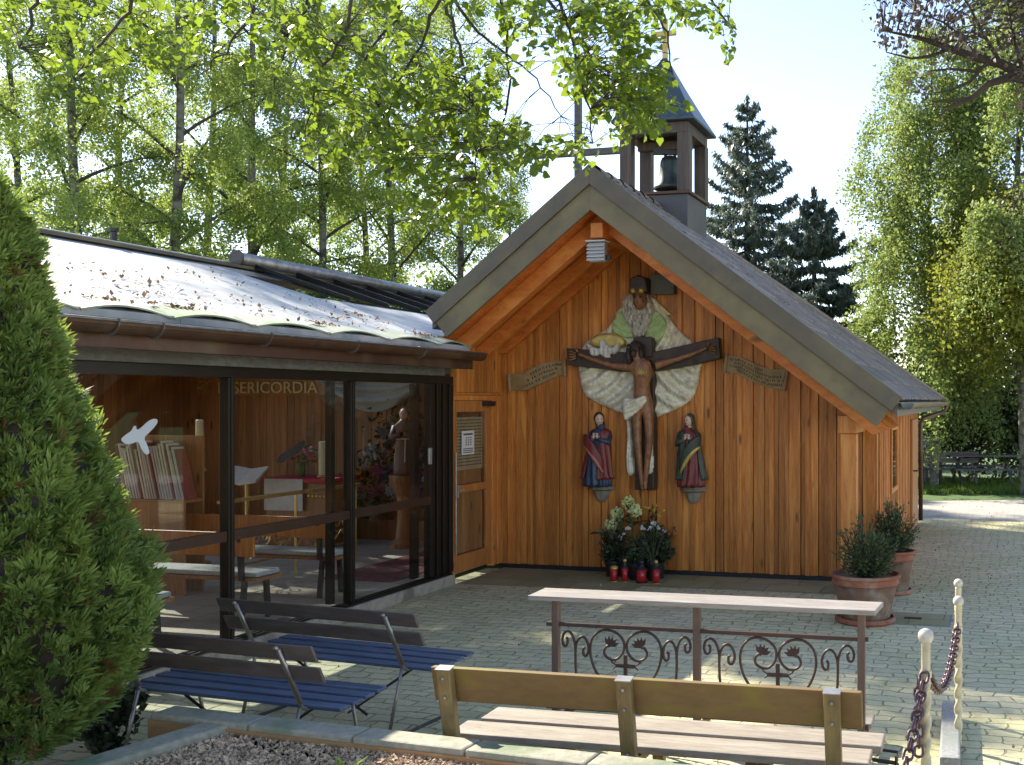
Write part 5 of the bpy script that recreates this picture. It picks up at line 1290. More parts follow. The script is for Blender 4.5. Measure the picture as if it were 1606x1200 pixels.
# kneeler: plank on iron posts with scrolled panels
A2, X2, Y2, L2 = frame(830, 934, 1373, 958, .90)
kn_ = thing('kneeler_rail', 'prayer rail with a bleached plank top and wrought iron heart scrollwork', 'railing', A2+X2*L2/2)
def Kf(x, y, z): return A2+X2*x+Y2*y+Vector((0, 0, z))
mb = MB(); mb.hexa([Kf(-.01, 0, .87), Kf(L2+.0, 0, .87), Kf(L2+.03, .20, .885), Kf(.02, .20, .885), Kf(-.01, 0, .90), Kf(L2, 0, .90), Kf(L2+.03, .20, .915), Kf(.02, .20, .915)]); mb.build('top_plank', M['railtop'], kn_, bevel=.006)
px_ = [(865-830)/543*L2, (1097-830)/543*L2, (1350-830)/543*L2]
for x in px_:
    mb = MB(); mb.box(x-.022, x+.022, .075, .12, .0, .868, Kf); mb.build('post', M['ironpost'], kn_, bevel=.004)
for z in (.712, .20):
    mb = MB(); mb.bar(Kf(px_[0]-.06, .098, z), Kf(px_[2]+.04, .098, z), .03, .022); mb.build('cross_rail', M['iron'], kn_)
mb = MB(); mb.box(.03, L2-.05, .30, .52, .13, .16, Kf); mb.build('kneeling_board', M['seat'], kn_, bevel=.006)
for x in px_:
    mb = MB(); mb.bar(Kf(x, .1, .11), Kf(x, .5, .11), .03, .03); mb.build('board_bearer', M['iron'], kn_)
def curve(p, n=4):
    # Catmull-Rom through the given points
    o = []
    for i in range(len(p)-1):
        a, b, c, d = p[max(i-1, 0)], p[i], p[i+1], p[min(i+2, len(p)-1)]
        for k in range(n):
            t = k/n; o.append(tuple(.5*((2*b[m])+(c[m]-a[m])*t+(2*a[m]-5*b[m]+4*c[m]-d[m])*t*t+(3*b[m]-a[m]-3*c[m]+d[m])*t**3) for m in (0, 1)))
    return o+[p[-1]]
for (x0, x1) in ((px_[0], px_[1]), (px_[1], px_[2])):
    c = (x0+x1)/2; w = (x1-x0)/2-.022
    mb = MB(); yy = .098
    def sp(pts, r=.0085): mb.tube([Kf(c+x, yy, z) for x, z in pts], r, 6)
    for s in (-1, 1):
        # the heart: spiral into a curl with a leaf
        # lower sweep of the heart down to its point
        low = [(s*x, z) for x, z in ((0, .27), (.06, .30), (.13, .36), (.19, .43), (.222, .51), (.228, .58), (.21, .64), (.165, .68), (.115, .69), (.06, .675), (.02, .64), (.008, .595), (.02, .55), (.055, .515), (.095, .512), (.128, .53), (.138, .56), (.12, .59), (.10, .59))]
        sp(curve(low))
        # outer S scroll
        S = [(s*w*.62, 0.280), (s*w*.70, 0.335), (s*w*.745, 0.415), (s*w*.755, 0.505), (s*w*.76, 0.585), (s*w*.80, 0.645), (s*w*.865, 0.670), (s*w*.93, 0.655), (s*w*.955, 0.615), (s*w*.93, 0.580), (s*w*.885, 0.585), (s*w*.875, 0.620), (s*w*.90, 0.630)]
        sp(curve(S))
        T = [(s*w*.755, 0.525), (s*w*.745, 0.585), (s*w*.70, 0.630), (s*w*.635, 0.640), (s*w*.575, 0.610), (s*w*.555, 0.565), (s*w*.585, 0.525), (s*w*.63, 0.530), (s*w*.635, 0.565), (s*w*.61, 0.575)]
        sp(curve(T))
    scw = mb.build('scrollwork', M['iron'], kn_, smooth=True)
    mb = MB(); mb.box(c-.011, c+.011, yy-.008, yy+.008, .215, .54, Kf); mb.box(c-.058, c-.012, yy-.008, yy+.008, .465, .487, Kf); mb.box(c+.012, c+.058, yy-.008, yy+.008, .465, .487, Kf)
    for s in (-1, 1): mb.tube([Kf(c+s*.058, yy, .476), Kf(c+s*.085, yy, .490), Kf(c+s*.10, yy, .515)], .005, 5); mb.tube([Kf(c+s*.058, yy, .476), Kf(c+s*.08, yy, .452)], .005, 5)
    mb.build('iron_cross', M['iron'], kn_)
    for s in (-1, 1):
        Q = []
        for k in range(5):
            b0 = Kf(c+s*(.10), yy-.006, .59); ang = PI/2+(k-2)*.42+s*.35; d = X2*math.cos(ang)+Vector((0, 0, math.sin(ang))); e_ = X2*(-math.sin(ang))+Vector((0, 0, math.cos(ang)))
            Q.append([b0, b0+d*.035+e_*.014-Y2*.004, b0+d*.068, b0+d*.035-e_*.014-Y2*.004])
        quads('iron_leaf', Q, M['iron'], kn_)

# folding benches, blue seat slats and dark back slats on a steel frame
def folding_bench(A, X, Y, L, label):
    t = thing('folding_bench', label, 'bench', A+X*L/2, 'blue folding benches')
    f = lambda x, y, z: A+X*x+Y*y+Vector((0, 0, z))
    for i in range(4):
        mb = MB(); mb.box(0, L, .03+i*.108, .03+i*.108+.088, .43-.006*(3-i), .45-.006*(3-i), f); mb.build('seat_slat', M['blue'], t, bevel=.004)
    for i, (z, y) in enumerate(((.60, -.095), (.725, -.155))):
        mb = MB(); mb.hexa([f(0, y, z), f(L, y, z), f(L, y+.022, z), f(0, y+.022, z), f(0, y-.045, z+.092), f(L, y-.045, z+.092), f(L, y-.023, z+.092), f(0, y-.023, z+.092)]); mb.build('back_slat', M['darkslat'], t, bevel=.004)
    for x in (.16, L-.22):
        mb = MB()
        mb.tube([f(x, -.205, .80), f(x, -.19, .79), f(x, -.03, .47), f(x, -.01, .43), f(x, .03, .412), f(x, .42, .42)], .013, 7)
        mb.tube([f(x+.02, -.200, .79), f(x+.02, -.03, .46)], .010, 6)
        mb.build('back_support', M['galv'], t, smooth=True)
        for (p, q) in ((f(x, -.02, .43), f(x-.04, -.10, .008)), (f(x, .40, .41), f(x+.02, .47, .008))):
            mb = MB(); mb.tube([p, q], .011, 7); mb.build('leg', M['galv'], t, smooth=True)
        mb = MB(); mb.tube([f(x, -.10, .012), f(x, .47, .012)], .010, 6); mb.build('foot_bar', M['thinsteel'], t)
    mb = MB(); mb.tube([f(.18, .2, .41), f(L*.55, .24, .02)], .009, 6); mb.tube([f(L-.24, .2, .41), f(L*.45, .24, .02)], .009, 6); mb.build('brace', M['thinsteel'], t)
    return t
A3, X3, Y3, L3 = frame(188, 1072, 527, 1109, .45); folding_bench(A3, X3, Y3, L3, 'nearer blue folding bench beside the thuja behind the kerb')
A4, X4, Y4, L4 = frame(375, 1016, 680, 1047, .45); folding_bench(A4, X4, Y4, L4, 'blue folding bench further back close to the glass wall')

# terracotta pots with plants
def pot(px, pyb, r_top, h, label, plabel, ph, pr_, seed):
    b = ground(px, pyb); b.z = .004; t = thing('terracotta_pot', label, 'plant pot', b, 'terracotta pots at the chapel corner')
    mb = MB(); mb.lathe([(r_top*.80, 0), (r_top*.86, .02), (r_top*.86, .05), (r_top*.80, .055), (r_top*.78, .03), (0, .03)], b, 36); mb.build('saucer', M['terra'], t, smooth=False)
    mb = MB(); mb.lathe([(r_top*.66, .031), (r_top*.70, .06), (r_top*.80, h*.5), (r_top*.90, h*.78)], b, 36); mb.build('pot_wall', M['potside'], t, smooth=True)
    mb = MB(); mb.lathe([(r_top*.90, h*.781), (r_top*.95, h*.80), (r_top*.93, h*.92), (r_top*1.0, h*.94), (r_top*1.01, h), (r_top*.93, h), (r_top*.9, h*.9), (r_top*.2, h*.9)], b, 36); mb.build('pot_rim', M['terra'], t)
    mb = MB(); mb.lathe([(r_top*.89, h*.885), (r_top*.89, h*.905), (0, h*.92)], b, 24); mb.build('soil', M['soil'], t)
    c = thing('potted_shrub', plabel, 'plant', b+Vector((0, 0, h*.93)), 'small leafed shrubs in the pots')
    rg = np.random.default_rng(seed); bb = np.array(WL[c.name])
    Q = []; mb = MB()
    for i in range(95):
        d = rg.normal(size=3); d[2] = abs(d[2])*1.1+.25; d /= np.linalg.norm(d)
        L = rg.uniform(.65, 1.05); tip = bb+np.array([d[0]*pr_*L, d[1]*pr_*L, d[2]*ph*L])
        base = bb+np.array([d[0], d[1], 0])*pr_*.18
        mb.tube([Vector(base), Vector(base*.45+tip*.55)+Vector((0, 0, .02)), Vector(tip)], [.006, .004, .002], 4)
        k = 34; s = rg.uniform(.25, 1, (k, 1)); P = base*(1-s)+tip*s+rg.normal(size=(k, 3))*.018
        Q.append(leaves(P, .034, .45, axis=np.tile(d, (k, 1))))
    mb.build('stems', M['twig'], c); quads('leaves', np.concatenate(Q), M['potleaf'], c)
pot(1357, 975, .335, .46, 'large weathered terracotta pot on a saucer nearest the prayer rail', 'bushy small leafed shrub in the large front pot', .60, .40, 1)
pot(1402, 931, .23, .47, 'smaller plain terracotta pot standing behind the large one', 'taller small leafed shrub in the rear pot by the side wall', .58, .31, 2)

# posts with ball tops and rusty chains
PA, PB = at(1452, 998, 4.70), at(1503, 943, 6.33); PC = at(1503, 915, 6.92)
def ball_post(p, r, label, zb=.0):
    t = thing('chain_post', label, 'post', Vector((p.x, p.y, zb)), 'cream twisted posts with ball tops')
    mb = MB(); mb.ball(p, r*1.05, 18, 12); mb.build('ball', M['ball'], t, smooth=True)
    mb = MB(); n = 6; vs = []; fs = []; zt = p.z-r*.8; m_ = 90
    for i in range(m_+1):
        z = zb+(zt-zb)*i/m_; tw = 0 if z > zt-.16 else (zt-.16-z)*34
        for k in range(16):
            a = 2*PI*k/16; rr = .021*(1+(.26*math.cos(2*(a+tw)) if z < zt-.17 and z > zb+.05 else 0)); vs.append((p.x+rr*math.cos(a), p.y+rr*math.sin(a), z))
    for i in range(m_):
        for k in range(16): fs.append((i*16+k, i*16+(k+1) % 16, i*16+16+(k+1) % 16, i*16+16+k))
    fs.append(tuple(range(15, -1, -1))); fs.append(tuple(m_*16+k for k in range(16)))
    mb.add(vs, fs); mb.build('shaft', M['whitepost'], t, smooth=True)
    mb = MB(); mb.tube([Vector((p.x, p.y, zt-.155)), Vector((p.x, p.y, zt-.125))], .027, 12); mb.build('collar', M['whitepost'], t)
ball_post(PA, .034, 'nearest cream post, the one with the chain running down its side')
ball_post(PB, .031, 'cream post standing beside the granite kerb block', .02)
ball_post(PC, .029, 'farthest cream post, mostly hidden behind the one at the kerb block')
def chain(name, pts, label, link=.062, rad=.0075):
    # even links along a path
    P = [Vector(p) for p in pts]; D = [0]
    for a, b in zip(P[:-1], P[1:]): D.append(D[-1]+(b-a).length)
    def pos(s):
        for i in range(len(P)-1):
            if s <= D[i+1]: return P[i].lerp(P[i+1], (s-D[i])/(D[i+1]-D[i]+1e-9))
        return P[-1]
    mb = MB(); s = 0; k = 0; pitch = link*.72
    while s+link < D[-1]+.01:
        a, b = pos(s), pos(min(s+link, D[-1])); d = (b-a).normalized(); c = (a+b)/2
        x = d.cross(Vector((0, 0, 1)) if abs(d.z) < .95 else Vector((1, 0, 0))).normalized(); y = d.cross(x)
        if k % 2: x = y
        ring = []
        for q in range(14):
            t = 2*PI*q/14; ring.append(c+d*(math.cos(t)*link*.30+math.copysign(link*.14, math.cos(t)))+x*math.sin(t)*link*.32)
        mb.tube(ring, rad, 6, True); s += pitch; k += 1
    t = tag(mb.build(name, M['chain'], loc=P[0], smooth=True), label, 'chain')
def cat(a, b, sag, n=24):
    return [a.lerp(b, i/n)-Vector((0, 0, sag*4*(i/n)*(1-i/n))) for i in range(n+1)]
ha, hb = PA-Vector((0, 0, .15)), PB-Vector((0, 0, .13))
hd0 = (hb-ha).normalized()*.03
chain('chain', cat(ha+hd0, hb-hd0, .22), 'rusty chain sagging between the two nearer cream posts')
end = at(1385, 1290, 4.15)
chain('chain', cat(ha-hd0, end, .10), 'rusty chain hanging from the nearest post down towards the long bench')
chain('chain', [ha+Vector((-.035, -.03, -.02)), ha+Vector((-.037, -.032, -.16)), ha+Vector((-.037, -.03, -.40))], 'loose chain end hanging straight down beside the nearest post', .06, .007)
# granite kerb block
g0, g1 = ground(1491, 1098, .12), ground(1489, 1188, .12); gd = Vector(((g0-g1).x, (g0-g1).y, 0)).normalized(); gx = Vector((gd.y, -gd.x, 0)); gb = Vector((g1.x, g1.y, 0))
mb = MB(); Lg = (g0-g1).length; mb.box(-.055, .06, 0, Lg, .0, .12, lambda x, y, z: gb+gx*x+gd*y+Vector((0, 0, z)))
tag(mb.build('kerb_block', M['stonekerb'], loc=gb, bevel=.012), 'long granite kerb block beside the cream post', 'kerb stone')
mb = MB(); mb.box(-.10, -.06, .05, Lg+.3, .0, .016, lambda x, y, z: gb+gx*x+gd*y+Vector((0, 0, z))); 
# manhole
mc = ground(1432, 972); uc, vc = UV(mc)
mh = thing('manhole_cover', 'rectangular drain cover with a grip slot set in the paving', 'drain cover', mc)
mb = MB(); mb.ubox(uc-.36, uc+.36, vc-.27, vc+.27, .0, .010); mb.build('frame', M['stonekerb'], mh)
mb = MB(); mb.ubox(uc-.33, uc+.33, vc-.24, vc+.24, .002, .016); mb.build('lid', M['slab'], mh, bevel=.003)
mb = MB(); mb.ubox(uc-.08, uc+.08, vc-.05, vc+.03, .0162, .020); mb.build('grip_slot', M['black'], mh)

# flowers and grave lights below the crucifix
fb0 = W(*onv(990, 905, 11.75)[:1], 11.75, 0)
def fpos(px, v_): return onv(px, 900, v_)[0]
hy = thing('hydrangea', 'pot of pale green hydrangea heads standing under the crucifix', 'plant', W(fpos(983, 11.85), 11.85, .008))
b = np.array(WL['hydrangea']); mb = MB(); mb.lathe([(.10, 0), (.13, .2), (.14, .2), (.14, .24), (.12, .24), (0, .22)], b, 18); mb.build('pot', M['black'], hy)
heads = [(983, 789), (966, 806), (998, 801), (957, 822)]; mb = MB(); Q = []; QL = []
for (x, y) in heads:
    u_, z_ = onv(x, y, 11.8); c = np.array(W(u_, 11.8+rnd.uniform(-.05, .05), z_)); mb.tube([Vector(b)+Vector((0, 0, .22)), Vector(b*.4+c*.6)+Vector((0, .03, 0)), Vector(c)], [.007, .006, .005], 5)
    d = unit(rng.normal(size=(150, 3))); Q.append(leaves(c+d*.078*rng.uniform(.75, 1, (150, 1)), .034, .9, axis=np.cross(d, rng.normal(size=(150, 3)))))
    P = c-np.array([0, 0, .10])+rng.normal(size=(16, 3))*np.array([.07, .06, .05]); QL.append(leaves(P, .10, .55, up=.6))
mb.build('stems', M['potleaf'], hy); quads('flower_heads', np.concatenate(Q), M['hydrangea'], hy); quads('leaves', np.concatenate(QL), M['potleaf'], hy)
def dark_shrub(px, py0, py1, w, v_, label, n, extra=None, nm='dark_leaved_plant'):
    u_, zt = onv(px, py1, v_); t = thing(nm, label, 'plant', W(u_, v_, .008)); b = np.array(WL[t.name])
    mb = MB(); mb.lathe([(.08, 0), (.10, .16), (.11, .16), (.11, .19), (0, .18)], b, 16); mb.build('pot', M['black'], t)
    mb = MB(); Q = []
    for i in range(n):
        a = rng.uniform(0, 2*PI); rr = w*math.sqrt(rng.uniform(0, 1)); tip = b+np.array([math.cos(a)*rr, math.sin(a)*rr*.5, rng.uniform(.35, 1)*zt])
        mid = b*.5+tip*.5+np.array([0, 0, .08]); mb.tube([Vector(b)+Vector((0, 0, .17)), Vector(mid), Vector(tip)], [.005, .004, .002], 4)
        s = rng.uniform(.3, 1, (15, 1)); P = (b+np.array([0, 0, .17]))*(1-s)**2+2*mid*s*(1-s)+tip*s*s+rng.normal(size=(15, 3))*.025; Q.append(leaves(P, .072, .42))
    mb.build('stems', M['twig'], t); quads('leaves', np.concatenate(Q), M['darkleaf'], t)
    return t, b, zt
dark_shrub(962, 900, 826, .17, 11.8, 'dark leaved plant on the left of the hydrangea', 60)
dark_shrub(1030, 900, 822, .24, 11.8, 'dark glossy leaved plant on the right of the hydrangea', 80)
dark_shrub(998, 905, 838, .16, 11.65, 'low dark leaved plant in the middle before the hydrangea', 40)
t, b, zt = dark_shrub(1022, 900, 792, .10, 11.93, 'tall thin plant with small yellow flowers beside the crucifix foot', 12, nm='yellow_flowered_plant')
P = []
for (x, y) in ((1030, 792), (1026, 798), (1012, 795), (1018, 796), (1040, 801), (1034, 806)): u_, z_ = onv(x, y, 11.88); P += [np.array(W(u_, 11.88, z_))+rng.normal(size=3)*.012 for _ in range(7)]
quads('blossoms', leaves(np.array(P), .032, .9), M['yellow'], t)
wb_ = thing('white_bouquet', 'small white blossoms among the dark leaves right of the hydrangea', 'flowers', W(fpos(1024, 11.62), 11.62, .008))
bb_ = np.array(WL['white_bouquet']); mb = MB(); mb.lathe([(.05, 0), (.06, .2), (.05, .22), (0, .2)], bb_, 12); mb.build('vase', M['black'], wb_); P = []; mb = MB()
for (x, y) in ((1026, 823), (1031, 828), (1008, 829), (985, 829), (1021, 829), (1041, 834), (1012, 852), (975, 840)): u_, z_ = onv(x, y, 11.62); c = W(u_, 11.62, z_); mb.tube([Vector(bb_)+Vector((0, 0, .2)), c], .004, 4); P += [np.array(c)+rng.normal(size=3)*.014 for _ in range(7)]
mb.build('stems', M['potleaf'], wb_); quads('blossoms', leaves(np.array(P), .045, .7), M['white'], wb_)
def light(px, pyb, pyt, r_, label, capm, tall):
    u_ = onv(px, pyb, 11.45)[0]; v_ = 11.45; h = onv(px, pyt, v_)[1]-onv(px, pyb, v_)[1]; b = W(u_, v_, .008)
    t = thing('grave_light', label, 'candle', b, 'red grave lights')
    mb = MB(); hb_ = h*(.62 if tall else .8); mb.lathe([(r_*.8, .012), (r_, .03), (r_*.9, hb_*.5), (r_, hb_), (r_*.6, hb_), (0, hb_)], b, 18); mb.build('glass_jar', M['redglass'], t, smooth=True)
    mb = MB(); mb.lathe([(r_*1.1, 0), (r_*1.1, .0115), (0, .0115)], b, 18); mb.build('base', M['brass'] if capm == 'gold' else M['black'], t)
    mb = MB()
    if tall:
        mb.lathe([(r_*1.1, hb_+.001), (r_*.5, hb_+.04), (r_*.4, h*.86), (0, h*.86)], b, 14); mb.build('lid', M['black'], t)
        mb = MB(); mb.ball(b+Vector((0, 0, h*.93)), r_*.55, 10, 8); mb.build('knob', M[capm], t, smooth=True)
    else: mb.lathe([(r_*1.08, hb_+.001), (r_*1.05, hb_+.02), (r_*.6, h), (0, h)], b, 18); mb.build('lid', M[capm], t)
light(963, 921, 896, .045, 'short red grave light with a gold lid, leftmost in the row', 'gold', False)
light(980, 921, 885, .04, 'red grave light with a gold knob, second from the left', 'gold', True)
light(1006, 918, 884, .062, 'wide dark lantern with a red glow colour in the middle of the row', 'black', True)
light(1029, 919, 883, .045, 'red grave light with a yellow knob, rightmost in the row', 'gold', True)

# tall slim cross standing behind the chapel
oc = at(907, 240, 19.5); ob = Vector((oc.x, oc.y, 0)); xd = W(1, 0, 0)
ocr = thing('outdoor_cross', 'tall slim grey cross rising behind the gable left of the bell turret', 'cross', ob)
mb = MB(); mb.bar(ob, Vector((oc.x, oc.y, oc.z+1.75)), .12, .12, up=W(0, 1, 0)); mb.build('upright', M['oldwood'], ocr, bevel=.01)
for s in (-1, 1):
    mb = MB(); mb.bar(oc+xd*s*.063, oc+xd*s*1.0, .11, .12); mb.build('arm', M['oldwood'], ocr, bevel=.01)
# ---------------------------------------------------------------- trees and plants
def spread(d, ang, rg):
    d = Vector(d).normalized(); a = d.orthogonal().normalized(); b = d.cross(a); p = rg.uniform(0, 2*PI)
    return (d*math.cos(ang)+(a*math.cos(p)+b*math.sin(p))*math.sin(ang)).normalized()
def birch_parts(root, h, crown_lo, width, seed, leafm, droop=.6, nleaf=26000, lsize=.056, lean=0.0, barkm='birchbark', weep=0.0):
    rg = np.random.default_rng(seed); mb = MB(); lb = MB()
    tr = []; 
    for i in range(13):
        z = h*.97*i/12; tr.append(Vector((lean*z*.08+.10*math.sin(z*.55+seed), .10*math.sin(z*.43+seed*2), z)))
    r0 = h*.0075+.02
    mb.tube(tr, [r0*(1-i/12.6)**.9+.008 for i in range(13)], 9)
    segs = []
    nl = 30
    for i in range(nl):
        q = (i+.5)/nl; z = h*(crown_lo+(.97-crown_lo)*q); k = z/(h*.97)*12; j = min(int(k), 11); p = tr[j].lerp(tr[j+1], k-j)
        a = i*2.399+rg.uniform(-.4, .4); el = R(52-18*(1-q)+rg.uniform(-10, 12))
        L = width*(1.0-.62*q**1.4)*rg.uniform(.7, 1.1)*(0.65+.5*min(1, q*4))
        d = Vector((math.cos(a)*math.cos(el), math.sin(a)*math.cos(el), math.sin(el)))
        pts = [p]
        for s in range(1, 7):
            d = (d+Vector((rg.uniform(-.12, .12), rg.uniform(-.12, .12), -.09-.05*s*weep))).normalized(); pts.append(pts[-1]+d*L/6)
        lb.tube(pts, [max(.006, r0*.42*(1-q*.6)*(1-s/6.6)) for s in range(7)], 5)
        segs.append((pts, L))
    tot = sum(s[1] for s in segs); P = []; A = []
    tw = MB()
    for pts, L in segs:
        ntw = max(5, int(210*L/tot))
        for k in range(ntw):
            q = rg.uniform(.22, 1)*6; j = min(int(q), 5); p = pts[j].lerp(pts[j+1], q-j)
            d0 = (pts[min(j+1, 6)]-pts[j]).normalized(); d = spread(d0, rg.uniform(.4, 1.1), rg); l = rg.uniform(.5, 1.25)*(.55+.35*width/2.4)*(1+weep*.9)
            s = np.linspace(0, 1, 6)[:, None]
            path = np.array(p)+np.array(d)*l*s*(1-.35*s)+np.array([0, 0, -1.0])*droop*l*s*s*(1+weep)
            if k % 3 == 0: tw.tube([Vector(x) for x in path], [.005, .0045, .004, .0035, .003, .0025], 3)
            m_ = int(nleaf/ (210*1.0)); u = rg.uniform(.1, 1, (m_, 1))**.8
            P.append(np.array(p)+np.array(d)*l*u*(1-.35*u)+np.array([0, 0, -1.0])*droop*l*u*u*(1+weep)+rg.normal(size=(m_, 3))*np.array([.15, .15, .12]))
    mb.build('trunk', M[barkm], root); lb.build('limbs', M['bark'], root); tw.build('twig_sprays', M['twig'], root)
    quads('crown', leaves(np.concatenate(P), lsize, .72, hang=.5), M[leafm], root)
def place(proto, p, rz, s, label, first, group=None):
    o = proto if first else copy_tree(proto)
    o.location = p; o.rotation_euler = (0, 0, rz); o.scale = (s, s, s); o['label'] = label
    if group: o['group'] = group
    WL[o.name] = Vector(p); return o
birA = thing('birch_tree', 'x', 'tree'); birch_parts(birA, 15.0, .14, 2.9, 1, 'birchleaf', .55, 62000)
birB = thing('birch_tree', 'x', 'tree'); birch_parts(birB, 13.5, .16, 2.6, 2, 'birchleaf', .75, 60000)
birC = thing('birch_tree', 'x', 'tree'); birch_parts(birC, 16.0, .10, 3.2, 3, 'birchleaf', .65, 66000)
BG = 'birches behind the glazed hall'
spots = [(birC, 275, 20.5, .4, .92, 'forked birch with the thickest pale trunk behind the glazed roof'),
         (birA, 395, 23.5, 1.2, 1.0, 'birch with a slim dark trunk rising behind the blind roll'),
         (birB, 120, 19.5, 2.0, 1.02, 'birch rising behind the roof vent pipe'),
         (birA, 20, 21.0, 3.3, .82, 'birch half hidden by the thuja top'),
         (birB, 500, 25.0, 4.0, 1.05, 'bushy birch behind the middle of the blind roll'),
         (birC, 610, 27.0, 5.0, .95, 'birch behind the right end of the blind roll'),
         (birA, 715, 29.0, 2.6, .95, 'birch just left of the gable edge'),
         (birB, 800, 31.0, .9, .76, 'shorter birch with thin crown left of the tall slim cross'),
         (birC, 190, 27.0, 2.9, 1.0, 'birch in the second row between the vent pipe and the thick trunk'),
         (birA, 450, 31.0, 5.4, 1.05, 'birch in the second row behind the slim dark trunk'),
         (birC, 330, 29.0, 1.9, 1.05, 'birch in the second row right of the thick trunk'),
         (birB, 570, 33.0, 3.1, 1.15, 'birch in the second row behind the blind roll end')]
seen = set()
for pr_, px, t, rz, s, lab in spots:
    p = at(px, 628, t); p.z = 0
    place(pr_, p, rz, s, lab, pr_.name not in seen, BG); seen.add(pr_.name)
# far woodland behind, one mass
n = 34000
a = rng.uniform(-380, 830, n); t = rng.uniform(38, 48, n); z = np.abs(rng.normal(0, 1, n))*5.2
keep = np.sin(a*.03)+np.sin(a*.011+2)+rng.normal(0, 1, n)*.9 > -1.2
P = np.stack([(a-CX)/F*t, t, z+.2], 1)[keep]
P = P[P[:, 2] < 11.5-(P[:, 0]+12).clip(0, 20)*.25]
quads('far_woodland', leaves(P, .19, .7), M['birchleaf'])['kind'] = 'stuff'

# spruces
def spruce(root, h, Rm, seed, dens=1.0):
    rg = np.random.default_rng(seed); mb = MB(); bb = MB()
    mb.tube([Vector((0, 0, h*i/8)) for i in range(9)], [.02+.16*(1-i/8) for i in range(9)], 8)
    P = []; Ax = []; S = []
    z = h*.10
    while z < h*.985:
        q = z/h; Lb = Rm*(1-q)**.80+.10
        nb = 7 if q < .8 else 5
        for k in range(nb):
            if rg.random() < .10: continue
            a = k*2*PI/nb+z*2.3+rg.uniform(-.3, .3); L = Lb*rg.uniform(.62, 1.12)
            dx, dy = math.cos(a), math.sin(a); pts = []
            for s in np.linspace(0, 1, 6):
                pts.append(np.array([dx*L*s, dy*L*s, z-.30*L*s+.34*L*s**3+(.25*L*s if q > .75 else 0)]))
            bb.tube([Vector(p) for p in pts], [.022*(1-i/6)+.006 for i in range(6)], 4)
            m_ = int((120*L/1.5+16)*dens)
            s = rg.uniform(.06, 1, m_)**.75; idx = np.minimum((s*5).astype(int), 4); f = (s*5-idx)[:, None]; pa = np.array(pts)
            base = pa[idx]*(1-f)+pa[idx+1]*f; side = rg.normal(size=(m_, 1))*.13*(1-s[:, None]*.5)*L**.5
            base = base+np.array([-dy, dx, 0])*side+np.array([0, 0, -1])*rg.uniform(0, .20, (m_, 1))*(1-.5*s[:, None])*min(1, L)
            P.append(base); Ax.append(np.array([dx*.55, dy*.55, -.8])+rg.normal(size=(m_, 3))*.3)
        z += .36 if q < .75 else .26
    P.append(np.stack([rg.normal(0, .03, 60), rg.normal(0, .03, 60), h*.96+rg.uniform(0, .5, 60)], 1)); Ax.append(rg.normal(size=(60, 3))*.4+np.array([0, 0, 1]))
    mb.build('trunk', M['bark'], root); bb.build('branches', M['twig'], root)
    quads('crown', leaves(np.concatenate(P), .20, .26, axis=np.concatenate(Ax)), M['needle'], root)
p = at(1172, 628, 31); p.z = 0; sp1 = thing('spruce_tree', 'taller loose spruce with drooping branches right of the bell turret', 'tree', (0, 0, 0), 'spruces behind the chapel'); spruce(sp1, 2.1+(628-132)/1650*31-.4, 4.2, 4, 1.3); sp1.location = p
p = at(1277, 628, 29); p.z = 0; sp2 = thing('spruce_tree', 'shorter dense dark spruce above the right roof slope', 'tree', (0, 0, 0), 'spruces behind the chapel'); spruce(sp2, 2.1+(628-282)/1650*29-.4, 3.9, 5, 2.5); sp2.location = p

# trees on the right
wbp = at(1462, 628, 25); wbp.z = 0
wb2 = thing('weeping_birch', 'weeping birch with hanging strands right of the spruces', 'tree'); birch_parts(wb2, 11.0, .26, 2.1, 7, 'rightleaf', .85, 88000, .066, weep=.55); wb2.location = wbp
p = at(1600, 628, 23.5); p.z = 0
wb3 = thing('weeping_birch', 'broad bright weeping birch at the right edge', 'tree'); birch_parts(wb3, 13.0, .18, 2.7, 8, 'rightleaf', .8, 120000, .066, weep=.4); wb3.location = p
def bush(name, label, px, t, w, d, h, n, leafm, ls, seed, cat='tree', z0=0., trunk=True, group=None, clumps=26, asp=.6):
    rg = np.random.default_rng(seed); p = at(px, 628, t); p.z = 0; o = thing(name, label, cat, p, group); b = np.array(p)
    c = rg.normal(size=(clumps, 3)); c = c/np.linalg.norm(c, axis=1, keepdims=True)*rg.uniform(.35, .95, (clumps, 1))
    c = b+np.array([0, 0, z0+h/2])+c*np.array([w/2, d/2, h/2]); per = n//clumps
    P = (c[:, None]+rg.normal(size=(clumps, per, 3))*np.array([w, d, h])*.085).reshape(-1, 3); P = P[P[:, 2] > .03]
    if trunk:
        mb = MB(); mb.tube([Vector(b), Vector(b)+Vector((.05, 0, h*.3+z0)), Vector(b)+Vector((.1, 0, z0+h*.7))], [.13, .10, .05], 8); mb.build('trunk', M['bark'], o)
        mb = MB()
        for q in c[::2]: mb.tube([Vector(b)+Vector((.05, 0, z0+h*.25)), Vector(b)*.5+Vector(q)*.5+Vector((0, 0, .2)), Vector(q)], [.05, .035, .012], 5)
        mb.build('limbs', M['bark'], o)
    quads('crown', leaves(P, ls, asp), M[leafm], o); return o
bush('leafy_tree', 'bright yellow green tree overhanging the dark bushes on the right', 1575, 22.5, 3.6, 3.2, 4.0, 26000, 'yellowleaf', .085, 21, z0=2.6, trunk=False, clumps=60)
bush('leafy_tree', 'reddish brown tinged tree high at the right edge', 1615, 21.5, 2.2, 2.2, 2.0, 2500, 'copperleaf', .075, 22, z0=4.6, trunk=False)
bush('tall_bush', 'dark laurel bush behind the picnic table left of the sign post', 1500, 28.5, 3.4, 2.2, 4.6, 9000, 'bushleaf', .13, 23, 'bush', trunk=False)
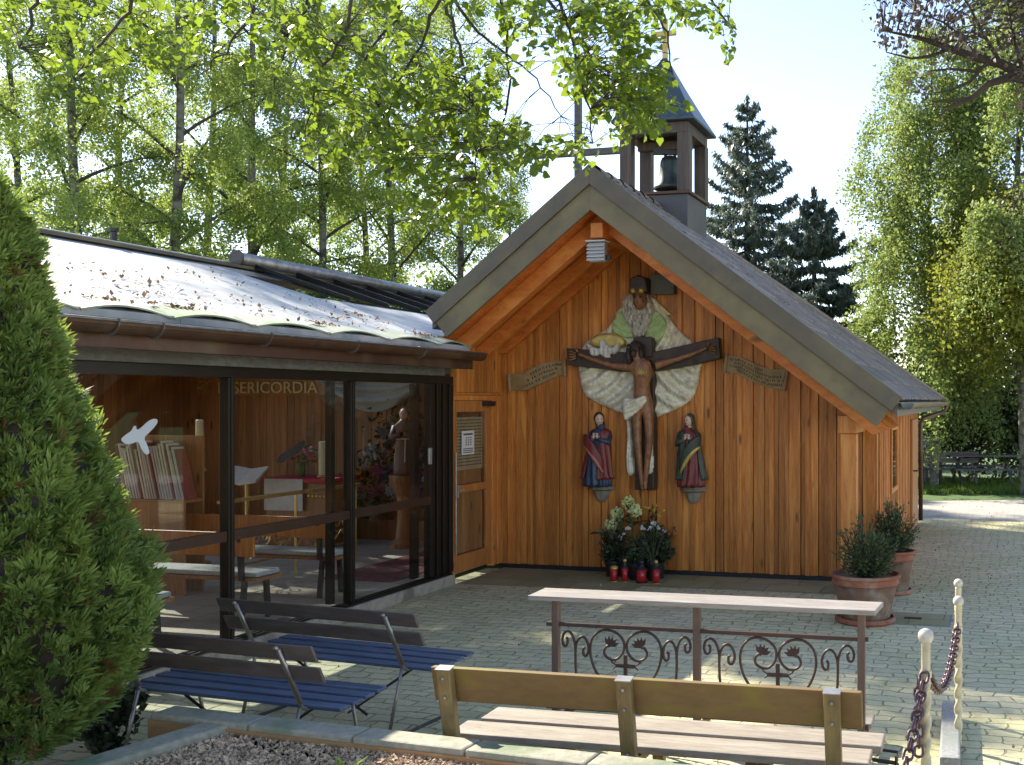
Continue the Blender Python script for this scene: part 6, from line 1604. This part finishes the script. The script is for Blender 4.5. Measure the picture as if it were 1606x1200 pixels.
bush('tall_bush', 'dark laurel bush at the right edge behind the plaza', 1580, 27.5, 3.6, 2.4, 4.6, 11000, 'bushleaf', .13, 24, 'bush', trunk=False)
bush('tall_bush', 'far dark bush filling the gap behind the weeping birch', 1440, 33, 4.5, 2.2, 4.2, 8000, 'bushleaf', .14, 27, 'bush', trunk=False)
bush('tall_bush', 'light green bush beside the downpipe of the chapel', 1447, 29.5, 1.1, 1.2, 3.2, 3500, 'yellowleaf', .09, 25, 'bush', trunk=False)
bush('blossom_bush', 'low pale pink flowering bush beside the chapel rear corner', 1452, 27, .8, .9, 1.3, 1500, 'white', .06, 26, 'bush', trunk=False)
bush('tall_bush', 'dark shrub far behind the right roof slope of the chapel', 1350, 36, 3.0, 2.5, 3.6, 4000, 'bushleaf', .16, 28, 'bush', trunk=False)
# slim dark trunk with a sign, benches and a table in the shade
tp = ground(1469, 757); tt = thing('dark_trunk_tree', 'tall tree with a slim dark trunk beside the small pale sign', 'tree', (tp.x, tp.y, 0))
mb = MB(); mb.tube([tp, tp+Vector((-.03, 0, 1.5)), tp+Vector((-.1, 0, 3.2)), tp+Vector((-.05, 0, 5.2))], [.14, .11, .09, .05], 8); mb.build('trunk', M['bark'], tt)
P = np.array(tp)+np.array([0, 0, 4.6])+rng.normal(size=(2600, 3))*np.array([.6, .6, .8]); quads('crown', leaves(P, .10, .6), M['yellowleaf'], tt)
sp_ = at(1477, 716, 26.0); sg = thing('notice_sign', 'small pale green notice sign on a post before the dark bushes', 'sign', (sp_.x, sp_.y, 0))
mb = MB(); mb.box(sp_.x-.10, sp_.x+.10, 25.99, 26.01, sp_.z-.08, sp_.z+.09); pl_ = mb.build('panel', M['signpaint'], sg)
mb = MB()
for i in range(4): mb.box(sp_.x-.08, sp_.x+.07-.03*(i % 2), 25.985, 25.989, sp_.z-.05+i*.033, sp_.z-.038+i*.033)
mb.build('lettering', M['ink'], pl_)
mb = MB(); mb.tube([(sp_.x, 26.03, 0), (sp_.x, 26.03, sp_.z+.09)], .02, 8); mb.build('post', M['oldwood'], sg)
def far_bench(px, t, L, label, table=False):
    p = at(px, 628, t); p.z = 0; o = thing('picnic_table' if table else 'park_bench', label, 'table' if table else 'bench', p)
    f = lambda x, y, z: p+Vector((x, y, z))
    if table:
        mb = MB(); mb.box(-L/2, L/2, -.35, .35, .72, .76, f); mb.build('tabletop', M['oldwood'], o)
        for s in (-1, 1):
            mb = MB(); mb.box(-L/2, L/2, s*.75-.13, s*.75+.13, .42, .46, f); mb.build('seat', M['oldwood'], o)
            mb = MB(); mb.bar(f(s*L*.36, -.7, 0), f(s*L*.36, .3, .72), .06, .05); mb.bar(f(s*L*.36, .7, 0), f(s*L*.36, -.3, .719), .05, .05); mb.build('leg', M['oldwood'], o)
    else:
        mb = MB()
        for i in range(3): mb.box(-L/2, L/2, -.2+i*.14, -.08+i*.14, .42, .45, f)
        mb.build('seat', M['oldwood'], o); mb = MB()
        for i in range(2): mb.box(-L/2, L/2, .26+.03*i, .29+.03*i, .56+i*.16, .68+i*.16, f)
        mb.build('backrest', M['oldwood'], o)
        for s in (-1, 1):
            mb = MB(); mb.box(s*L*.4-.03, s*L*.4+.03, -.18, -.12, 0, .418, f); mb.bar(f(s*L*.4, .22, 0), f(s*L*.4, .33, .84), .05, .05); mb.build('leg', M['oldwood'], o)
far_bench(1490, 25.6, 1.5, 'dark wooden bench under the small pale sign'); far_bench(1540, 26.0, 1.7, 'dark picnic table in the shade of the far bushes', True)
# grass strip along the plaza edge
n = 9000; uu = rng.uniform(1380, 1700, n); tt_ = rng.uniform(23.4, 27.5, n); P = np.stack([(uu-CX)/F*tt_, tt_, np.full(n, .05)], 1)
uvx = P[:, 0]*CT-P[:, 1]*ST; uvy = P[:, 0]*ST+P[:, 1]*CT
P = P[uvy > np.interp(uvx, [-3, 1, 6.5, 14], [21.6, 23.2, 24.6, 24.8])+.02]
quads('grass_strip', leaves(P, .13, .22, axis=np.tile([0, 0, 1.], (len(P), 1))), M['grass'])['kind'] = 'stuff'

# thuja in the left foreground
tb = at(-12, 628, 5.0); tb.z = 0
th = thing('thuja', 'large dense thuja with fan like green sprays at the left edge', 'conifer', tb)
prof = [(282, 12), (300, 26), (340, 52), (400, 76), (470, 92), (520, 108), (545, 124), (560, 112), (600, 128), (650, 150), (700, 170), (750, 190), (800, 212), (850, 234), (900, 258), (950, 266), (1000, 258), (1040, 244), (1080, 218), (1120, 186), (1150, 150), (1190, 90)]
pz = np.array([H-(y-628)/330 for y, _ in prof])[::-1]; pr__ = np.array([x/330 for _, x in prof])[::-1]
def bumps(a, z): return 1+.08*np.sin(a*3+z*2.2)+.10*np.sin(a*6-z*5.1+1)+.12*np.sin(a*10+z*4)*np.sin(z*5.5+a*2)+.06*np.sin(a*17-z*3)
nc = 5600
zc = rng.uniform(.40, 3.13, nc*2); ac = rng.uniform(0, 2*PI, nc*2); rc = np.interp(zc, pz, pr__)
ok = rng.uniform(0, .82, nc*2) < rc+.06; zc, ac, rc = zc[ok], ac[ok], rc[ok]
lay = rng.choice([.97, .88, .76], len(zc), p=[.62, .26, .12]); rr = np.maximum(rc*bumps(ac, zc)/1.20-.045, .015)*lay
Cc = np.stack([np.cos(ac)*rr, np.sin(ac)*rr, zc], 1); out = np.stack([np.cos(ac)*.75, np.sin(ac)*.75, np.full(len(ac), .62)], 1); out = unit(out+rng.normal(size=out.shape)*.22)
Q = []; QD = []
k = 24
for i in range(len(Cc)):
    # a flat fan of scale sprays in a plane holding the outward direction
    big = rng.uniform(.6, 1.45); stray = rng.random() < .06
    o_ = out[i] if not stray else unit(out[i]+np.array([0, 0, 1.2])); c_ = Cc[i]*(np.array([1.05, 1.05, 1]) if stray else 1)
    s_ = unit(np.cross(o_, rng.normal(size=3))); nrm = np.cross(o_, s_); fan = .55 if stray else .95
    f = np.linspace(-1, 1, k)+rng.normal(0, .08, k); ln = rng.uniform(.5, 1.0, k)*(1-.35*np.abs(f))*big*.072
    d = unit(o_[None]*np.cos(f*fan)[:, None]+s_[None]*np.sin(f*fan)[:, None]+rng.normal(size=(k, 3))*.12)
    st_ = c_+s_[None]*(f*.022*big)[:, None]+o_[None]*rng.uniform(-.04, .03, (k, 1))
    w_ = unit(np.cross(d, np.tile(nrm, (k, 1))+rng.normal(size=(k, 3))*.3))*.0055
    tip = st_+d*ln[:, None]; mid = st_+d*(ln*.55)[:, None]
    (QD if rng.random() < .035 else Q).append(np.stack([st_, mid+w_, tip, mid-w_], 1))
quads('crown', np.concatenate(Q)+np.array(tb), M['thuja'], th)
quads('dead_sprays', np.concatenate(QD)+np.array(tb), M['thujadead'], th)
mb = MB(); n_, m_ = 28, 20; vs = []; fs = []
for i in range(m_+1):
    z = .45+(3.0-.45)*i/m_
    for k in range(n_):
        a = 2*PI*k/n_; r_ = float(np.interp(z, pz, pr__)*bumps(a, z)/1.2*.72); vs.append((tb.x+r_*math.cos(a), tb.y+r_*math.sin(a), z))
for i in range(m_):
    for k in range(n_): fs.append((i*n_+k, i*n_+(k+1) % n_, (i+1)*n_+(k+1) % n_, (i+1)*n_+k))
fs += [tuple(range(n_-1, -1, -1)), tuple(m_*n_+k for k in range(n_))]
mb.add(vs, fs); mb.build('dark_core', M['bark'], th, smooth=True)  # solid dark core, added to block light between the sprays
mb = MB(); mb.tube([tb, tb+Vector((0, 0, .6))], [.09, .07], 8); mb.build('trunk', M['bark'], th)
bush('dark_shrub', 'small dark shrub at the foot of the thuja', 178, 6.1, .38, .4, .42, 900, 'darkleaf', .05, 31, 'bush', trunk=False, clumps=14)

# the linden whose boughs hang in from above; its trunk stands left of the view
lt_ = Vector((-4.9, 3.4, 0)); li = thing('linden_tree', 'overhanging linden boughs with heart shaped leaves lit from behind', 'tree', lt_)
mb = MB(); mb.tube([lt_, lt_+Vector((.02, .05, 1.8)), lt_+Vector((.10, .1, 3.6)), lt_+Vector((.2, .4, 5.4)), lt_+Vector((.3, .6, 8.0))], [.26, .21, .18, .13, .05], 12); mb.build('trunk', M['bark'], li)
limbs = [[lt_+Vector((.12, .15, 4.0)), at(-150, -260, 5.6), at(120, -120, 6.2), at(420, -90, 6.5), at(690, -70, 6.6), at(860, -80, 6.8), at(1080, -70, 7.0)],
         [lt_+Vector((.12, .15, 3.6)), at(-300, -120, 5.4), at(-60, -60, 6.0), at(60, -20, 6.3)]]
mb = MB()
mb.tube(limbs[0], [.10, .085, .07, .055, .042, .03, .016], 8); mb.tube(limbs[1], [.06, .045, .03, .012], 7); mb.build('limbs', M['bark'], li)
BR = [[(690, -70, 6.6), (688, 0, 6.6), (662, 70, 6.7), (622, 130, 6.8), (596, 235, 6.9)], [(690, -70, 6.6), (700, 20, 6.5), (728, 110, 6.5), (742, 180, 6.5), (748, 280, 6.6)],
      [(690, -70, 6.6), (720, 15, 6.8), (770, 70, 7.0), (830, 110, 7.1), (880, 182, 7.2)], [(820, -78, 6.7), (870, 15, 6.9), (920, 80, 7.0), (975, 140, 7.1), (1030, 185, 7.1)],
      [(560, -80, 6.5), (545, 40, 6.4), (500, 120, 6.4), (478, 215, 6.5)], [(420, -90, 6.5), (395, 20, 6.4), (350, 80, 6.4), (310, 120, 6.5)], [(240, -105, 6.3), (200, 20, 6.2), (150, 80, 6.2), (110, 130, 6.3)],
      [(60, -20, 6.3), (50, 40, 6.3), (30, 75, 6.4)], [(960, -75, 6.9), (1015, 0, 7.0), (1045, 50, 7.0), (1055, 130, 7.1)], [(1080, -70, 7.0), (1105, -10, 7.0), (1130, 20, 7.0), (1150, 45, 7.0)],
      [(860, -80, 6.8), (880, 0, 6.5), (905, 90, 6.5), (925, 170, 6.5), (930, 225, 6.5)], [(640, -72, 6.6), (620, 30, 7.0), (560, 110, 7.2), (640, 250, 7.2), (690, 320, 7.2)], [(500, -85, 6.5), (470, 40, 6.9), (440, 90, 7.0), (430, 140, 7.0)], [(760, -75, 6.7), (790, 20, 7.2), (800, 130, 7.4), (780, 240, 7.4), (740, 335, 7.3)]]
mb = MB(); bp = []
for b in BR:
    pts = [at(*q) for q in b]; fine = []
    for i in range(len(pts)-1):
        for s in np.linspace(0, 1, 6)[:-1]: fine.append(pts[i].lerp(pts[i+1], s)+Vector(rng.normal(0, .008, 3)))
    fine.append(pts[-1]); mb.tube(fine, [.011*(1-i/len(fine))+.003 for i in range(len(fine))], 5); bp += fine
regs = [([(430, 0), (640, 0), (690, 60), (780, 60), (800, 150), (860, 220), (850, 245), (760, 250), (790, 330), (720, 345), (650, 320), (630, 260), (560, 250), (520, 215), (450, 205), (440, 120)], 300),
        ([(780, 0), (1050, 0), (1062, 70), (1058, 180), (1000, 195), (940, 150), (900, 110), (850, 70)], 210), ([(0, 0), (440, 0), (430, 90), (330, 100), (240, 80), (180, 140), (110, 140), (60, 70), (0, 60)], 120),
        ([(1062, 0), (1150, 0), (1158, 45), (1130, 50), (1100, 15), (1075, 25)], 16), ([(900, 170), (965, 190), (945, 240), (900, 235)], 11), ([(840, 205), (880, 215), (870, 240), (845, 235)], 5), ([(640, 60), (700, 80), (770, 240), (740, 330), (620, 230), (560, 200)], 80), ([(1000, 0), (1060, 60), (1062, 185), (960, 150)], 55)]
bpa = np.array([tuple(p) for p in bp])
heart = np.array([[0, -.42, 0], [.36, -.46, .06], [.50, -.08, .08], [0, .60, -.05], [-.50, -.08, .08], [-.36, -.46, .06]])
Q = []
for poly, cnt in regs:
    pa = np.array(poly, float); got = 0
    while got < cnt:
        x, y = rng.uniform(pa[:, 0].min(), pa[:, 0].max()), rng.uniform(pa[:, 1].min()-15, pa[:, 1].max())
        if y > 0 and not inside(pa, np.array([x]), np.array([y]))[0]: continue
        if (1000 < x < 1075 and 15 < y < 105) or (x > 1030 and 80 < y < 240): continue
        c = np.array(at(x, y, rng.uniform(6.1, 7.5))); got += 1
        j = np.argmin(((bpa-c)**2).sum(1)); b0 = bpa[j]; dl = np.linalg.norm(c-b0)
        if dl < .7:
            mb.tube([Vector(b0), Vector(b0*.5+c*.5)+Vector((0, 0, .03)), Vector(c)], [.003, .0024, .0018], 4)
        ax = unit((c-b0)+np.array([0, 0, -.25])+rng.normal(size=3)*.15); L = rng.uniform(.14, .26); nl = rng.integers(6, 11)
        mb.tube([Vector(c), Vector(c+ax*L)], .0016, 3)
        sd__ = unit(np.cross(ax, [0, 0, 1.])+rng.normal(size=3)*.25)
        for k in range(nl):
            q = (k+.5)/nl; sgn = 1 if k % 2 else -1; sz = rng.uniform(.032, .062)
            d = unit(ax*.5+sd__*sgn*.8+np.array([0, 0, -.35])+rng.normal(size=3)*.30); n0 = unit(np.array([0, 0, 1.])+rng.normal(size=3)*.55); x_ = unit(np.cross(d, n0)); z_ = np.cross(x_, d)
            o0 = c+ax*L*q+d*sz*.7
            Q.append(o0+(heart[:, :1]*x_+heart[:, 1:2]*d+heart[:, 2:]*z_)*sz)
mb.build('twig_sprays', M['twig'], li); quads('leaves', np.array(Q), M['lindenleaf'], li)

# the copper leaved tree reaching in from the right
ct = Vector((4.6, 8.8, 0)); co = thing('copper_tree', 'dark branches with purplish leaves reaching in at the upper right corner', 'tree', ct)
mb = MB(); mb.tube([ct, ct+Vector((0, 0, 2.2)), ct+Vector((-.1, 0, 4.4)), ct+Vector((-.1, 0, 7))], [.20, .16, .13, .05], 10); mb.build('trunk', M['bark'], co)
CB = [[(1750, 190, 9), (1606, 118, 9), (1570, 100, 9), (1530, 90, 9), (1490, 76, 9), (1450, 62, 9), (1420, 55, 9), (1385, 48, 9)], [(1750, 200, 9), (1606, 122, 9), (1580, 122, 8.9), (1550, 132, 8.9), (1522, 155, 8.9), (1495, 158, 8.9), (1462, 160, 8.9)],
      [(1530, 90, 9), (1510, 60, 9.2), (1480, 35, 9.3), (1440, 20, 9.3)], [(1570, 100, 9), (1540, 50, 9), (1520, 10, 9), (1500, -20, 9)], [(1522, 155, 8.9), (1490, 168, 8.9), (1470, 185, 8.9)], [(1490, 76, 9), (1460, 88, 9), (1430, 92, 9), (1390, 82, 9)],
      [(1606, 118, 9), (1590, 60, 8.8), (1580, 0, 8.8)], [(1550, 100, 9), (1530, 112, 9), (1490, 108, 9), (1455, 112, 9)], [(1535, 112, 9), (1522, 128, 9), (1490, 142, 9), (1465, 146, 9)]]
mb = MB(); bp = []
mb.tube([ct+Vector((0, 0, 3.6)), at(1750, 195, 9)], [.10, .07], 8)
for i, b in enumerate(CB):
    pts = [at(*q) for q in b]; r0 = .055 if i < 2 else .02
    mb.tube(pts, [max(.005, r0*(1-k/len(pts))) for k in range(len(pts))], 6); bp += [pts[i_].lerp(pts[i_+1], s) for i_ in range(len(pts)-1) for s in np.linspace(0, 1, 6)]
bpa = np.array([tuple(p) for p in bp]); Q = []
for poly, cnt in (([(1366, 42), (1400, 20), (1450, 0), (1606, 0), (1606, 80), (1530, 85), (1470, 75), (1420, 70), (1395, 72)], 330), ([(1430, 85), (1480, 120), (1450, 175), (1420, 130)], 40), ([(1500, 80), (1606, 60), (1606, 110), (1560, 95)], 50)):
    pa = np.array(poly, float); got = 0
    while got < cnt:
        x, y = rng.uniform(1366, 1660), rng.uniform(-40, 180)
        if y > 0 and x < 1600 and not inside(pa, np.array([x]), np.array([y]))[0]: continue
        c = np.array(at(x, y, rng.uniform(8.4, 9.7))); got += 1; j = np.argmin(((bpa-c)**2).sum(1)); b0 = bpa[j]
        if np.linalg.norm(c-b0) < .9: mb.tube([Vector(b0), Vector(b0*.5+c*.5)+Vector((0, 0, .03)), Vector(c)], [.004, .003, .002], 4)
        P = c+rng.normal(size=(6, 3))*.07; Q.append(leaves(P, .050, .6, hang=.3))
mb.build('branches', M['twig'], co); quads('leaves', np.concatenate(Q), M['copperleaf'], co)
# ---------------------------------------------------------------- light, sky, camera
w = bpy.data.worlds.new('World'); scene.world = w; w.use_nodes = True
nt = w.node_tree; bg = nt.nodes['Background']
sky = nt.nodes.new('ShaderNodeTexSky'); sky.sky_type = 'NISHITA'; sky.sun_disc = False
sky.sun_elevation = SUN_EL; sky.sun_rotation = SUN_AZ
sky.altitude = 400; sky.air_density = 1.05; sky.dust_density = .25; sky.ozone_density = .5
tm = nt.nodes.new('ShaderNodeMix'); tm.data_type = 'RGBA'; tm.blend_type = 'MULTIPLY'; tm.inputs[0].default_value = 1; tm.inputs[7].default_value = (1.04, .96, 1.0, 1)
nt.links.new(sky.outputs[0], tm.inputs[6]); nt.links.new(tm.outputs[2], bg.inputs[0]); bg.inputs[1].default_value = .085
sd = bpy.data.lights.new('sun', 'SUN'); sd.energy = 3.6; sd.angle = R(.53); sd.color = (1, .93, .80)
so = bpy.data.objects.new('sun', sd); COL.objects.link(so)
sv = Vector((math.sin(SUN_AZ)*math.cos(SUN_EL), math.cos(SUN_AZ)*math.cos(SUN_EL), math.sin(SUN_EL)))
so.rotation_euler = sv.to_track_quat('Z', 'Y').to_euler(); so.location = sv*60
cd = bpy.data.cameras.new('camera'); cam = bpy.data.objects.new('camera', cd); COL.objects.link(cam)
cam.location = (0, 0, H); cam.rotation_euler = (PI/2, 0, 0)
cd.sensor_fit = 'HORIZONTAL'; cd.sensor_width = 36; cd.lens = F/1606*36
cd.shift_x = (803-CX)/1606; cd.shift_y = (CY-600)/1606
cd.clip_end = 2000; cd.clip_start = .05
scene.camera = cam
scene.render.engine = 'CYCLES'
scene.cycles.max_bounces = 10; scene.cycles.transparent_max_bounces = 24; scene.cycles.diffuse_bounces = 5
scene.cycles.use_denoising = True
scene.cycles.caustics_reflective = False; scene.cycles.caustics_refractive = False
vs = scene.view_settings
vs.view_transform = 'Standard'; vs.look = 'None'; vs.exposure = 2.0; vs.gamma = 1.0
